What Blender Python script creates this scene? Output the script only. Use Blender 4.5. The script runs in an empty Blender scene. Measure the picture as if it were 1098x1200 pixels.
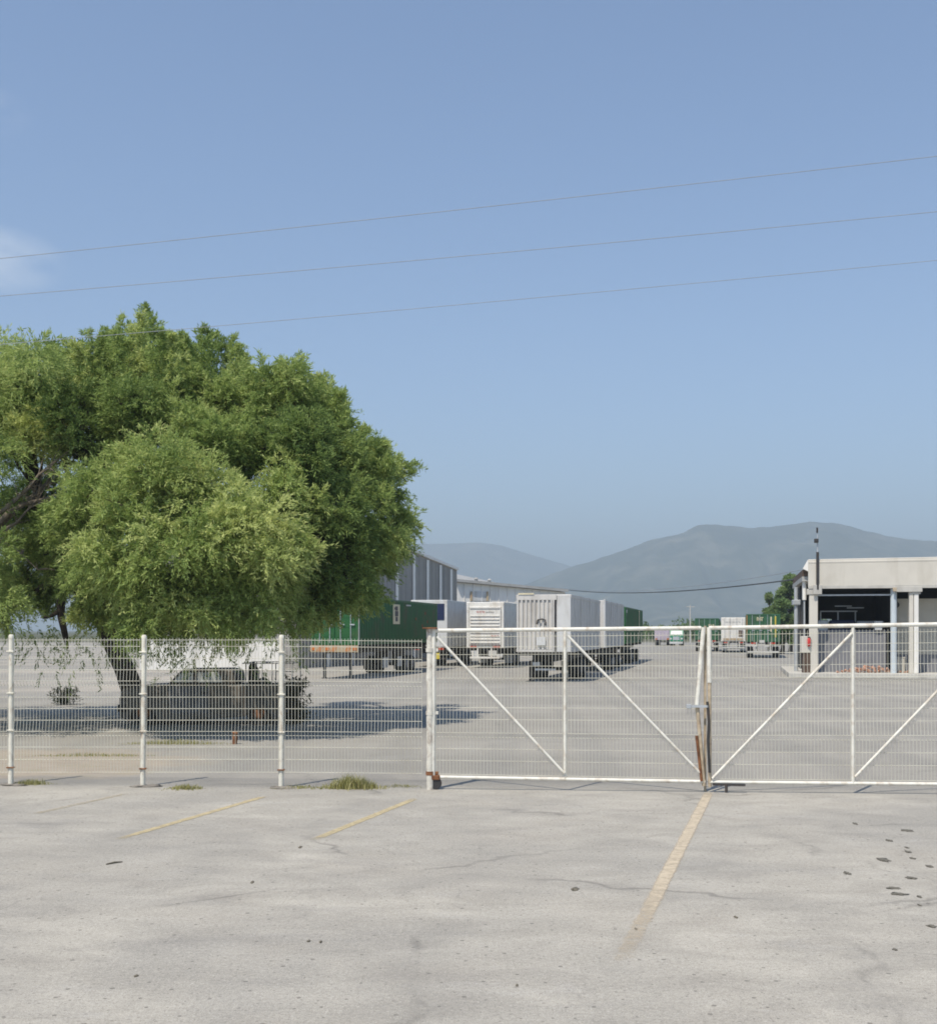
import bpy, math, random
import numpy as np
from mathutils import Vector, Matrix, noise
S = bpy.context.scene
C = S.collection
R = math.radians
F, HC, HY, CX = 1400.0, 2.45, 739.0, 549.0      # focal length in photo pixels, eye height, horizon row, centre column

# ---------------------------------------------------------------- camera, light, exposure
cam = bpy.data.objects.new('camera', bpy.data.cameras.new('camera')); C.objects.link(cam)
cam.location = (0, 0, HC); cam.rotation_euler = (R(90), 0, 0)
cam.data.sensor_width = 36; cam.data.lens = F / 1200 * 36; cam.data.shift_y = (HY - 600) / 1200
cam.data.clip_start = .1; cam.data.clip_end = 60000
S.camera = cam
SUN_EL, SUN_AZ = R(60), R(-148)                 # azimuth from +Y, clockwise; behind the camera to the left
sd = Vector((math.sin(SUN_AZ) * math.cos(SUN_EL), math.cos(SUN_AZ) * math.cos(SUN_EL), math.sin(SUN_EL)))
sun = bpy.data.objects.new('sun', bpy.data.lights.new('sun', 'SUN')); C.objects.link(sun)
sun.data.energy = 4.2; sun.data.angle = R(.53); sun.data.color = (1, .925, .81)
sun.rotation_euler = (-sd).to_track_quat('-Z', 'Y').to_euler(); sun.location = (0, -20, 60)
W = bpy.data.worlds.new('World'); S.world = W; W.use_nodes = True
wn, wl = W.node_tree.nodes, W.node_tree.links
wn.clear()
sky = wn.new('ShaderNodeTexSky'); sky.sky_type = 'NISHITA'; sky.sun_disc = False
sky.sun_elevation = SUN_EL; sky.sun_rotation = SUN_AZ
sky.altitude = 500; sky.air_density = 1.0; sky.dust_density = 1.0; sky.ozone_density = 3.8
bg = wn.new('ShaderNodeBackground'); bg.inputs['Strength'].default_value = .15
wo = wn.new('ShaderNodeOutputWorld')
tc = wn.new('ShaderNodeTexCoord')
mpn = wn.new('ShaderNodeMapping'); mpn.inputs['Scale'].default_value = (14, 14, 34)
nz = wn.new('ShaderNodeTexNoise'); nz.inputs['Scale'].default_value = 1.0; nz.inputs['Detail'].default_value = 7; nz.inputs['Roughness'].default_value = .6
wl.new(tc.outputs['Generated'], mpn.inputs[0]); wl.new(mpn.outputs[0], nz.inputs['Vector'])
def wmath(op, a, b, clamp=False):
    m = wn.new('ShaderNodeMath'); m.operation = op; m.use_clamp = clamp
    for i, v in enumerate((a, b)):
        if hasattr(v, 'links'): wl.new(v, m.inputs[i])
        else: m.inputs[i].default_value = v
    return m.outputs[0]
cloud = None
for (cx_, cz_, rx_, rz_, am) in ((-.375, .278, .075, .028, 1.0), (-.40, .345, .045, .026, .75), (-.365, .375, .05, .02, .5)):   # thin wisps low in the sky at the left
    sp_ = wn.new('ShaderNodeSeparateXYZ'); wl.new(tc.outputs['Generated'], sp_.inputs[0])
    dx = wmath('MULTIPLY', wmath('SUBTRACT', sp_.outputs[0], cx_), 1 / rx_); dz = wmath('MULTIPLY', wmath('SUBTRACT', sp_.outputs[2], cz_), 1 / rz_)
    d_ = wmath('ADD', wmath('MULTIPLY', dx, dx), wmath('MULTIPLY', dz, dz))
    e_ = wmath('MULTIPLY', wmath('SUBTRACT', 1.0, d_, True), am)
    e_ = wmath('MULTIPLY', e_, wmath('MULTIPLY', wmath('SUBTRACT', nz.outputs['Fac'], .34), 2.6, True))
    e_ = wmath('MULTIPLY', e_, wmath('LESS_THAN', 0.0, sp_.outputs[1]))
    cloud = e_ if cloud is None else wmath('ADD', cloud, e_, True)
mixc = wn.new('ShaderNodeMixRGB'); mixc.inputs[2].default_value = (6.4, 6.6, 6.8, 1)
wl.new(wmath('MULTIPLY', cloud, .55), mixc.inputs[0])
wl.new(sky.outputs[0], mixc.inputs[1]); wl.new(mixc.outputs[0], bg.inputs[0]); wl.new(bg.outputs[0], wo.inputs[0])
vs = S.view_settings
vs.view_transform = 'Standard'; vs.look = 'None'; vs.exposure = 0.2; vs.gamma = 1; vs.use_curve_mapping = False
S.cycles.filter_width = 1.8; S.cycles.volume_bounces = 1; S.cycles.max_bounces = 8; S.cycles.transparent_max_bounces = 16

rng = random.Random(7)
nrg = np.random.default_rng(11)

# ---------------------------------------------------------------- pixel <-> place helpers (used to survey the place)
def G(px, py):
    Z = F * HC / (py - HY); return Vector(((px - CX) / F * Z, Z, 0))
def P(px, py, Z): return Vector(((px - CX) / F * Z, Z, HC - (py - HY) / F * Z))
def XZ(px, Z, z=0): return Vector(((px - CX) / F * Z, Z, z))
def HH(py, Z): return HC - (py - HY) / F * Z
TH = math.atan(315 / F)                          # the rows of trailers run this far to the right of straight ahead
ROW = Vector((math.sin(TH), math.cos(TH), 0))

# ---------------------------------------------------------------- materials
MATS = {}
def N(nt, t, **kw):
    n = nt.nodes.new(t)
    for k, v in kw.items(): setattr(n, k, v)
    return n
def ramp(nt, fac, stops):
    r = N(nt, 'ShaderNodeValToRGB')
    e = r.color_ramp.elements
    while len(e) < len(stops): e.new(.5)
    for el, (p, c) in zip(e, stops):
        el.position = p; el.color = (*c, 1) if len(c) == 3 else c
    nt.links.new(fac, r.inputs[0]); return r.outputs[0]
def nz3(nt, vec, scale, detail=4, rough=.55, dist=0):
    n = N(nt, 'ShaderNodeTexNoise'); n.inputs['Scale'].default_value = scale; n.inputs['Detail'].default_value = detail
    n.inputs['Roughness'].default_value = rough; n.inputs['Distortion'].default_value = dist
    nt.links.new(vec, n.inputs['Vector']); return n.outputs['Fac']
def mix(nt, fac, a, b, mode='MIX'):
    m = N(nt, 'ShaderNodeMixRGB', blend_type=mode)
    for i, v in enumerate((fac, a, b)):
        if hasattr(v, 'links'): nt.links.new(v, m.inputs[i])
        else: m.inputs[i].default_value = v if i == 0 else ((*v, 1) if len(v) == 3 else v)
    return m.outputs[0]
def math_(nt, op, a, b=0, clamp=False):
    m = N(nt, 'ShaderNodeMath', operation=op, use_clamp=clamp)
    for i, v in enumerate((a, b)):
        if hasattr(v, 'links'): nt.links.new(v, m.inputs[i])
        else: m.inputs[i].default_value = v
    return m.outputs[0]
def mapped(nt, scale=(1, 1, 1), rot=(0, 0, 0), src='Object'):
    t = N(nt, 'ShaderNodeTexCoord'); m = N(nt, 'ShaderNodeMapping')
    m.inputs['Scale'].default_value = scale; m.inputs['Rotation'].default_value = rot
    nt.links.new(t.outputs[src], m.inputs[0]); return m.outputs[0]
def mat(name, base, rough=.6, metal=0, vary=.12, vscale=3, dirt=None, dirt_amt=.35, dirt_scale=(4, 4, 1.2), bump=0, bscale=40, spec=.4):
    """paint / metal / plaster: a base colour with mottling, weather streaks and a little relief"""
    if name in MATS: return MATS[name]
    m = bpy.data.materials.new(name); m.use_nodes = True; nt = m.node_tree
    b = nt.nodes['Principled BSDF']; b.inputs['Roughness'].default_value = rough; b.inputs['Metallic'].default_value = metal
    b.inputs['Specular IOR Level'].default_value = spec
    v = mapped(nt)
    f = nz3(nt, v, vscale, 5)
    lo = tuple(c * (1 - vary) for c in base); hi = tuple(min(.9, c * (1 + vary)) for c in base)
    col = ramp(nt, f, [(.3, lo), (.7, hi)])
    if dirt:
        f2 = nz3(nt, mapped(nt, dirt_scale), 1.6, 6, .65, .4)
        d = ramp(nt, f2, [(.5, (0, 0, 0)), (.72, (1, 1, 1))])
        d = math_(nt, 'MULTIPLY', d, dirt_amt)
        col = mix(nt, d, col, dirt)
    nt.links.new(col, b.inputs['Base Color'])
    if bump:
        bn = N(nt, 'ShaderNodeBump'); bn.inputs['Strength'].default_value = bump; bn.inputs['Distance'].default_value = .01
        nt.links.new(nz3(nt, v, bscale, 4), bn.inputs['Height']); nt.links.new(bn.outputs[0], b.inputs['Normal'])
    MATS[name] = m; return m

RUST = (.17, .07, .03)
M_post = mat('white_post_paint', (.66, .63, .53), .6, vary=.1, vscale=6, dirt=(.30, .19, .11), dirt_amt=.75, dirt_scale=(9, 9, 3.4), bump=.2)
M_gate = mat('gate_tube_paint', (.69, .665, .58), .55, vary=.1, vscale=6, dirt=(.33, .23, .14), dirt_amt=.75, dirt_scale=(3, 3, 3))
M_flake = mat('flaky_white_paint', (.60, .57, .49), .65, vary=.14, vscale=9, dirt=(.20, .13, .085), dirt_amt=.9, dirt_scale=(7, 7, 4), bump=.3)
M_wire = mat('coated_wire', (.62, .60, .49), .55, vary=.12, vscale=2, dirt=(.33, .27, .17), dirt_amt=.5, dirt_scale=(.5, .5, .5))
M_rust = mat('rust', RUST, .85, vary=.45, vscale=14, dirt=(.36, .18, .07), dirt_amt=.7, dirt_scale=(6, 6, 6), bump=.4)
M_tanrust = mat('tan_rust', (.44, .36, .25), .8, vary=.25, vscale=10, dirt=(.20, .10, .05), dirt_amt=.9, dirt_scale=(7, 7, 3), bump=.3)
M_steel = mat('dark_steel', (.035, .034, .033), .6, vary=.3, dirt=(.10, .06, .04), dirt_amt=.5)
M_rubber = mat('rubber', (.018, .018, .018), .85, vary=.3, dirt=(.09, .08, .07), dirt_amt=.4)
M_rim = mat('wheel_rim_paint', (.30, .29, .27), .5, vary=.2, dirt=(.08, .06, .05), dirt_amt=.6)
M_green = mat('container_green', (.014, .092, .022), .5, vary=.12, dirt=(.10, .055, .03), dirt_amt=.55, dirt_scale=(.6, .6, .5))
M_greenf = mat('faded_container_green', (.025, .10, .042), .55, vary=.15, dirt=(.10, .06, .04), dirt_amt=.4, dirt_scale=(.6, .6, .5))
M_grey = mat('trailer_grey', (.55, .53, .49), .5, vary=.05, dirt=(.26, .23, .19), dirt_amt=.6, dirt_scale=(1.1, 1.1, .25))
M_white = mat('trailer_white', (.70, .675, .61), .5, vary=.06, dirt=(.38, .30, .20), dirt_amt=.6, dirt_scale=(1.2, 1.2, .4))
M_whitec = mat('cool_trailer_white', (.56, .56, .54), .5, vary=.05, dirt=(.33, .29, .23), dirt_amt=.55, dirt_scale=(1.2, 1.2, .4))
M_cream = mat('cream_plaster', (.57, .535, .46), .85, vary=.07, vscale=.7, dirt=(.38, .34, .27), dirt_amt=.55, dirt_scale=(.5, .5, .16), bump=.2)
M_wgrey = mat('cladding_grey', (.285, .272, .248), .6, vary=.06, vscale=1, dirt=(.12, .13, .135), dirt_amt=.4, dirt_scale=(.4, .4, .1))
M_wlight = mat('cladding_light', (.78, .75, .69), .5, vary=.05)
M_wwhite = mat('white_wall_paint', (.74, .715, .655), .8, vary=.08, vscale=.4, dirt=(.42, .40, .36), dirt_amt=.5, dirt_scale=(.3, .3, .1))
M_roofm = mat('weathered_roof_metal', (.36, .355, .33), .6, vary=.15, vscale=.5, dirt=(.2, .19, .18), dirt_amt=.5, dirt_scale=(.3, .3, .3))
M_conc = mat('pale_concrete', (.47, .45, .40), .9, vary=.12, vscale=2, dirt=(.27, .25, .22), dirt_amt=.5, dirt_scale=(1, 1, 1), bump=.3)
M_bay = mat('bay_grey_wall', (.18, .18, .19), .85, vary=.1)
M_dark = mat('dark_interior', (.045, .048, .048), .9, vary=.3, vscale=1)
M_beige = mat('beige_door_paint', (.46, .43, .36), .7, vary=.05)
M_bluep = mat('pale_blue_pipe', (.50, .55, .57), .5, vary=.08)
M_silver = mat('galvanised_metal', (.42, .44, .45), .45, vary=.12, metal=.2)
M_navy = mat('navy_paint', (.012, .02, .06), .5)
M_brown = mat('brown_boards', (.10, .065, .045), .8, vary=.3)
M_red = mat('red_paint', (.50, .035, .03), .45)
M_orange = mat('orange_paint', (.42, .19, .07), .5, dirt=(.2, .1, .05))
M_tan = mat('tan_beam_paint', (.40, .32, .20), .6, dirt=(.3, .13, .04), dirt_amt=.7, dirt_scale=(1.5, 1.5, 1.5))
M_yellow = mat('yellow_paint', (.55, .45, .06), .5)
M_lamp = mat('tail_lamp_plastic', (.45, .05, .02), .3)
M_amber = mat('amber_lens', (.48, .15, .03), .3)
M_pale = mat('pale_sign', (.62, .55, .36), .6, vary=.1)
M_ink = mat('dark_lettering', (.06, .05, .05), .6)
M_rinks = mat('red_lettering', (.42, .12, .10), .6)
M_flap = mat('pale_mudflap', (.50, .49, .45), .7, vary=.1, dirt=(.3, .27, .22))
M_lilac = mat('lilac_panel', (.44, .37, .42), .6)
M_teal = mat('green_cab_paint', (.02, .20, .10), .4)
M_glass = mat('reflection_toned_glass', (.42, .44, .42), .3, vary=.2, spec=.5)  # pale base colour paints in reflections and the brightness seen through panes
M_truck = mat('rusted_truck_paint', (.090, .080, .066), .6, vary=.25, vscale=2, dirt=(.12, .065, .035), dirt_amt=.5, dirt_scale=(3, 3, 3), bump=.2)
M_trblue = mat('faded_blue_panel', (.10, .10, .105), .7, vary=.3)
M_trtan = mat('faded_tan_panel', (.115, .098, .078), .75, vary=.25)
M_bark = mat('mesquite_bark', (.055, .042, .032), .95, vary=.4, vscale=7, bump=.8, bscale=16)
M_deadwood = mat('grey_dead_wood', (.19, .155, .12), .9, vary=.3, vscale=7, bump=.5, bscale=18)
M_line = mat('cable_sheath', (.27, .29, .32), .6)
M_mud = mat('dried_mud', (.125, .115, .092), .95, vary=.3, vscale=30, bump=.5)
M_cable = mat('black_cable', (.06, .065, .07), .6)
M_stone = mat('pale_stone', (.40, .38, .34), .9, vary=.25, vscale=30)
M_stick = mat('dry_stick', (.13, .115, .085), .9, vary=.3)
M_foot = mat('earthy_footing', (.20, .18, .15), .95, vary=.3, vscale=12, bump=.5)
M_brick = mat('orange_rubble', (.42, .24, .165), .9, vary=.4, vscale=4)
M_cloth = mat('dark_bundle_cloth', (.03, .03, .028), .95, vary=.4)

def leaf_mat(name, dark, mid, light, trans=.35):
    m = bpy.data.materials.new(name); m.use_nodes = True; nt = m.node_tree
    nt.nodes.clear()
    out = N(nt, 'ShaderNodeOutputMaterial')
    at = N(nt, 'ShaderNodeAttribute', attribute_name='tone')
    col = ramp(nt, at.outputs['Fac'], [(0, dark), (.5, mid), (1, light)])
    d = N(nt, 'ShaderNodeBsdfPrincipled'); d.inputs['Roughness'].default_value = .6; d.inputs['Specular IOR Level'].default_value = .25
    t = N(nt, 'ShaderNodeBsdfTranslucent')
    mx = N(nt, 'ShaderNodeMixShader'); mx.inputs[0].default_value = trans
    nt.links.new(col, d.inputs['Base Color']); nt.links.new(col, t.inputs['Color'])
    nt.links.new(d.outputs[0], mx.inputs[1]); nt.links.new(t.outputs[0], mx.inputs[2]); nt.links.new(mx.outputs[0], out.inputs[0])
    return m
M_leaf = leaf_mat('mesquite_leaves', (.120, .185, .050), (.310, .400, .115), (.58, .62, .235), .45)
M_leaf2 = leaf_mat('far_tree_leaves', (.10, .165, .055), (.18, .26, .085), (.28, .34, .13), .4)
M_grass = leaf_mat('dry_grass_blades', (.18, .19, .06), (.34, .32, .12), (.52, .46, .24), .3)
M_shrub = leaf_mat('shrub_leaves', (.020, .026, .012), (.035, .042, .02), (.06, .062, .03), .2)

# ---------------------------------------------------------------- object helpers
def tag(o, label=None, cat=None, group=None, kind=None):
    for k, v in (('label', label), ('category', cat), ('group', group), ('kind', kind)):
        if v: o[k] = v
    return o
def empty(name, loc, label, cat, group=None, rz=0):
    o = bpy.data.objects.new(name, None); C.objects.link(o); o.location = loc; o.rotation_euler = (0, 0, rz)
    o.empty_display_size = .2
    return tag(o, label, cat, group)
def kids(o): return list(o.children)
def copy_tree(o, parent=None):
    c = o.copy(); C.objects.link(c)
    if parent: c.parent = parent
    for ch in kids(o): copy_tree(ch, c)
    return c

class MB:
    """collects boxes, tubes and plates and links them as one mesh"""
    def __init__(self): self.v = []; self.f = []; self.sm = []
    def add(self, vs, fs, smooth=False):
        n = len(self.v); self.v += [tuple(a) for a in vs]
        self.f += [tuple(i + n for i in q) for q in fs]; self.sm += [smooth] * len(fs); return self
    def box(self, x0, x1, y0, y1, z0, z1):
        vs = [(x, y, z) for z in (z0, z1) for y in (y0, y1) for x in (x0, x1)]
        return self.add(vs, [(0, 2, 3, 1), (4, 5, 7, 6), (0, 1, 5, 4), (2, 6, 7, 3), (0, 4, 6, 2), (1, 3, 7, 5)])
    def cbox(self, x0, x1, y0, y1, z0, z1, b=.02):
        """box with every edge chamfered"""
        vs = []; idx = {}
        for sx in (0, 1):
            for sy in (0, 1):
                for sz in (0, 1):
                    X, Y, Z = (x0, x1)[sx], (y0, y1)[sy], (z0, z1)[sz]
                    dx, dy, dz = (b, -b)[sx], (b, -b)[sy], (b, -b)[sz]
                    for k, p in enumerate(((X, Y + dy, Z + dz), (X + dx, Y, Z + dz), (X + dx, Y + dy, Z))):
                        idx[sx, sy, sz, k] = len(vs); vs.append(p)
        I = idx; f = []
        for s in (0, 1):
            f.append([I[s, 0, 0, 0], I[s, 1, 0, 0], I[s, 1, 1, 0], I[s, 0, 1, 0]])
            f.append([I[0, s, 0, 1], I[1, s, 0, 1], I[1, s, 1, 1], I[0, s, 1, 1]])
            f.append([I[0, 0, s, 2], I[1, 0, s, 2], I[1, 1, s, 2], I[0, 1, s, 2]])
        for a in (0, 1):
            for c in (0, 1):
                f.append([I[a, c, 0, 0], I[a, c, 1, 0], I[a, c, 1, 1], I[a, c, 0, 1]])
                f.append([I[a, 0, c, 0], I[a, 1, c, 0], I[a, 1, c, 2], I[a, 0, c, 2]])
                f.append([I[0, a, c, 1], I[1, a, c, 1], I[1, a, c, 2], I[0, a, c, 2]])
                for d in (0, 1): f.append([I[a, c, d, 0], I[a, c, d, 1], I[a, c, d, 2]])
        cen = Vector(((x0 + x1) / 2, (y0 + y1) / 2, (z0 + z1) / 2))
        f = [tuple(dict.fromkeys(q)) for q in f]
        f2 = []
        for q in f:
            a, b_, c_ = (Vector(vs[q[0]]), Vector(vs[q[1]]), Vector(vs[q[2]]))
            n = (b_ - a).cross(c_ - a); m = sum((Vector(vs[i]) for i in q), Vector()) / len(q)
            f2.append(q if n.dot(m - cen) > 0 else q[::-1])
        return self.add(vs, f2)
    def tube(self, path, r, n=8, smooth=True, cap=True, ph=0):
        path = [Vector(p) for p in path]
        rs = r if isinstance(r, (list, tuple)) else [r] * len(path)
        vs = []; prev = None
        for i, p in enumerate(path):
            t = (path[min(i + 1, len(path) - 1)] - path[max(i - 1, 0)]).normalized()
            if prev is None:
                a = t.cross(Vector((0, 0, 1)));
                if a.length < .05: a = t.cross(Vector((0, 1, 0)))
                a.normalize()
            else:
                a = (prev - t * prev.dot(t)).normalized()
            prev = a; b = t.cross(a)
            for k in range(n):
                w = 2 * math.pi * (k + ph) / n
                vs.append(p + (a * math.cos(w) + b * math.sin(w)) * rs[i])
        fs = [(i * n + k, i * n + (k + 1) % n, (i + 1) * n + (k + 1) % n, (i + 1) * n + k)
              for i in range(len(path) - 1) for k in range(n)]
        self.add(vs, fs, smooth)
        if cap:
            self.add(vs[:n], [tuple(range(n))[::-1]]); self.add(vs[-n:], [tuple(range(n))])
        return self
    def beam(self, p, q, w, h=None):
        """square bar from p to q"""
        return self.tube([p, q], w * .7071, 4, False, True, .5)
    def plate(self, pts, d):
        """polygon pts (3-D) extruded by vector d"""
        n = len(pts); d = Vector(d); pts = [Vector(p) for p in pts]
        return self.add(pts + [p + d for p in pts],
                        [tuple(range(n))[::-1], tuple(range(n, 2 * n))] + [(i, (i + 1) % n, n + (i + 1) % n, n + i) for i in range(n)])
    def disc(self, c, axis, r, w, n=20, prof=None):
        """lathe along axis 'x': wheel-like solid"""
        prof = prof or [(-w / 2, r * .93), (-w / 2 + .03, r), (w / 2 - .03, r), (w / 2, r * .93)]
        vs = []
        for dx, rr in prof:
            for k in range(n):
                a = 2 * math.pi * k / n
                vs.append((c[0] + (dx if axis == 'x' else rr * math.cos(a)), c[1] + (rr * math.cos(a) if axis == 'x' else dx), c[2] + rr * math.sin(a)))
        m = len(prof)
        fs = [(i * n + k, i * n + (k + 1) % n, (i + 1) * n + (k + 1) % n, (i + 1) * n + k) for i in range(m - 1) for k in range(n)]
        self.add(vs, fs, True); self.add(vs[:n], [tuple(range(n))[::-1]]); self.add(vs[-n:], [tuple(range(n))])
        return self
    def build(self, name, material, parent=None, world=False, recalc=True):
        me = bpy.data.meshes.new(name)
        vs = self.v
        if world and parent is not None:
            l = Vector(parent.location)
            if parent.parent: l = l + Vector(parent.parent.location)
            vs = [(v[0] - l.x, v[1] - l.y, v[2] - l.z) for v in vs]
        me.from_pydata(vs, [], self.f); me.polygons.foreach_set('use_smooth', self.sm)
        me.update()
        if recalc:
            import bmesh
            bm = bmesh.new(); bm.from_mesh(me); bmesh.ops.recalc_face_normals(bm, faces=bm.faces); bm.to_mesh(me); bm.free()
        if material: me.materials.append(material)
        o = bpy.data.objects.new(name, me); C.objects.link(o)
        if parent: o.parent = parent
        return o

def solo(name, mb, material, loc, label, cat, group=None, kind=None):
    """a thing that is one mesh, given in place, with its origin moved to loc"""
    loc = Vector(loc)
    mb.v = [(v[0] - loc.x, v[1] - loc.y, v[2] - loc.z) for v in mb.v]
    o = mb.build(name, material); o.location = loc
    return tag(o, label, cat, group, kind)

def lumpy(mb, c, r, seed, n=14, m=9, amp=.3):
    vs = []; fs = []
    for j in range(m + 1):
        a = math.pi * j / m
        for i in range(n):
            b_ = 2 * math.pi * i / n; d = Vector((math.sin(a) * math.cos(b_), math.sin(a) * math.sin(b_), math.cos(a)))
            k = 1 + amp * noise.fractal(d * 1.7 + Vector((seed, 0, 0)), 1.0, 2.0, 3)
            vs.append(Vector(c) + Vector((d.x * r[0], d.y * r[1], d.z * r[2])) * k)
    for j in range(m):
        for i in range(n): fs.append((j * n + i, (j + 1) * n + i, (j + 1) * n + (i + 1) % n, j * n + (i + 1) % n))
    mb.add(vs, fs, True)

# ================================================================ SETTING
FY0, FYS = 919.9, .0098                          # the fence line on the ground, in photo rows
def fence_pt(px): return G(px, FY0 + FYS * px)

def ground():
    m = bpy.data.materials.new('ground'); m.use_nodes = True; nt = m.node_tree
    b = nt.nodes['Principled BSDF']; b.inputs['Roughness'].default_value = .92; b.inputs['Specular IOR Level'].default_value = .2
    v = mapped(nt)
    sp = N(nt, 'ShaderNodeSeparateXYZ'); nt.links.new(v, sp.inputs[0]); X, Y = sp.outputs[0], sp.outputs[1]
    # old asphalt of the forecourt: dusty grey, brown tints, patches
    big = nz3(nt, v, .22, 5, .6, .5)
    mid = nz3(nt, mapped(nt, (1, 1.6, 1), (0, 0, .3)), 1.1, 6, .65, .6)
    fine = nz3(nt, v, 26, 4, .7)
    grit = nz3(nt, v, 95, 2, .6)
    col = ramp(nt, mid, [(.32, (.322, .300, .258)), (.5, (.384, .360, .309)), (.68, (.438, .410, .352))])
    col = mix(nt, math_(nt, 'MULTIPLY', ramp(nt, big, [(.42, (0, 0, 0)), (.62, (1, 1, 1))]), .5), col, (.245, .236, .215))
    tint = nz3(nt, v, .55, 3)
    col = mix(nt, math_(nt, 'MULTIPLY', ramp(nt, tint, [(.5, (0, 0, 0)), (.7, (1, 1, 1))]), .35), col, (.37, .338, .285))
    # dull streaks of dust lying across the lot
    stk = nz3(nt, mapped(nt, (.5, 1.5, 1), (0, 0, .35)), 1.0, 6, .7, .8)
    col = mix(nt, math_(nt, 'MULTIPLY', ramp(nt, stk, [(.54, (0, 0, 0)), (.66, (1, 1, 1))]), .22), col, (.22, .212, .20))
    stk2 = nz3(nt, mapped(nt, (.55, 1.4, 1), (0, 0, -.3)), 1.35, 6, .7, .8)
    col = mix(nt, math_(nt, 'MULTIPLY', ramp(nt, stk2, [(.58, (0, 0, 0)), (.70, (1, 1, 1))]), .28), col, (.43, .415, .385))
    # yard beyond the fence: smoother and a little greyer
    ymask = math_(nt, 'SMOOTH_MIN', math_(nt, 'MULTIPLY', math_(nt, 'SUBTRACT', Y, 18.3), .8, True), 1.0)
    yn = nz3(nt, mapped(nt, (.10, .35, 1), (0, 0, -.22)), 1.0, 6, .6, .5)
    ycol = ramp(nt, yn, [(.3, (.242, .229, .202)), (.5, (.288, .271, .239)), (.7, (.334, .313, .274))])
    wv = N(nt, 'ShaderNodeTexWave', wave_type='BANDS', bands_direction='X'); wv.inputs['Scale'].default_value = .16; wv.inputs['Distortion'].default_value = 9; wv.inputs['Detail'].default_value = 3; wv.inputs['Detail Scale'].default_value = .35
    nt.links.new(mapped(nt, (1, .18, 1), (0, 0, .25)), wv.inputs['Vector'])
    ycol = mix(nt, math_(nt, 'MULTIPLY', ramp(nt, wv.outputs['Fac'], [(.62, (0, 0, 0)), (.9, (1, 1, 1))]), .26), ycol, (.195, .19, .178))
    ys = nz3(nt, mapped(nt, (.5, .5, 1), (0, 0, .6)), 1.0, 7, .7, .6)
    ycol = mix(nt, math_(nt, 'MULTIPLY', ramp(nt, ys, [(.56, (0, 0, 0)), (.68, (1, 1, 1))]), .38), ycol, (.175, .168, .155))
    ys2 = nz3(nt, mapped(nt, (.3, .3, 1)), 1.0, 6, .7, .4)
    ycol = mix(nt, math_(nt, 'MULTIPLY', ramp(nt, ys2, [(.55, (0, 0, 0)), (.7, (1, 1, 1))]), .3), ycol, (.40, .385, .35))
    col = mix(nt, ymask, col, ycol)
    # grit
    col = mix(nt, .55, col, ramp(nt, fine, [(.3, (.33, .33, .33)), (.5, (.5, .5, .5)), (.7, (.63, .63, .62))]), 'OVERLAY')
    col = mix(nt, .7, col, ramp(nt, grit, [(.32, (.22, .22, .22)), (.46, (.5, .5, .5)), (.60, (.5, .5, .5)), (.72, (.74, .74, .72))]), 'OVERLAY')
    # scattered dark and pale aggregate specks
    for sc, thr, colr, amt in ((5.5, .10, (.13, .12, .105), .75), (14, .16, (.19, .175, .155), .6), (10, .10, (.55, .52, .46), .38), (21, .15, (.52, .49, .43), .35), (38, .22, (.20, .185, .16), .4), (31, .2, (.50, .47, .41), .35)):
        vn = N(nt, 'ShaderNodeTexVoronoi', feature='F1'); vn.voronoi_dimensions = '2D'; vn.inputs['Scale'].default_value = sc; vn.inputs['Randomness'].default_value = 1
        nt.links.new(v, vn.inputs['Vector'])
        sc_ = N(nt, 'ShaderNodeSeparateColor'); nt.links.new(vn.outputs['Color'], sc_.inputs[0])
        dd = math_(nt, 'LESS_THAN', vn.outputs['Distance'], math_(nt, 'MULTIPLY', sc_.outputs[1], thr))
        dd = math_(nt, 'MULTIPLY', dd, math_(nt, 'GREATER_THAN', sc_.outputs[0], .45))
        dd = math_(nt, 'MULTIPLY', dd, math_(nt, 'MULTIPLY', amt, math_(nt, 'SUBTRACT', 1.0, math_(nt, 'MULTIPLY', ymask, .8))))
        col = mix(nt, dd, col, colr)
    # cracks
    dv = N(nt, 'ShaderNodeVectorMath', operation='ADD')
    dn = N(nt, 'ShaderNodeTexNoise'); dn.inputs['Scale'].default_value = 1.3; dn.inputs['Detail'].default_value = 6
    nt.links.new(v, dn.inputs['Vector'])
    ds = N(nt, 'ShaderNodeVectorMath', operation='SCALE'); ds.inputs['Scale'].default_value = .9
    nt.links.new(dn.outputs['Color'], ds.inputs[0]); nt.links.new(v, dv.inputs[0]); nt.links.new(ds.outputs[0], dv.inputs[1])
    vo = N(nt, 'ShaderNodeTexVoronoi', feature='DISTANCE_TO_EDGE'); vo.inputs['Scale'].default_value = .24
    nt.links.new(dv.outputs[0], vo.inputs['Vector'])
    ck = ramp(nt, vo.outputs['Distance'], [(.002, (1, 1, 1)), (.013, (0, 0, 0))])
    halo = math_(nt, 'MULTIPLY', ramp(nt, vo.outputs['Distance'], [(.0, (1, 1, 1)), (.10, (0, 0, 0))]), ramp(nt, nz3(nt, v, .8, 5), [(.42, (0, 0, 0)), (.6, (1, 1, 1))]))
    col = mix(nt, math_(nt, 'MULTIPLY', math_(nt, 'MULTIPLY', halo, .34), math_(nt, 'SUBTRACT', 1.0, math_(nt, 'MULTIPLY', ymask, .5))), col, (.215, .205, .185))
    vo2 = N(nt, 'ShaderNodeTexVoronoi', feature='DISTANCE_TO_EDGE'); vo2.inputs['Scale'].default_value = 1.1
    nt.links.new(dv.outputs[0], vo2.inputs['Vector'])
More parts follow.
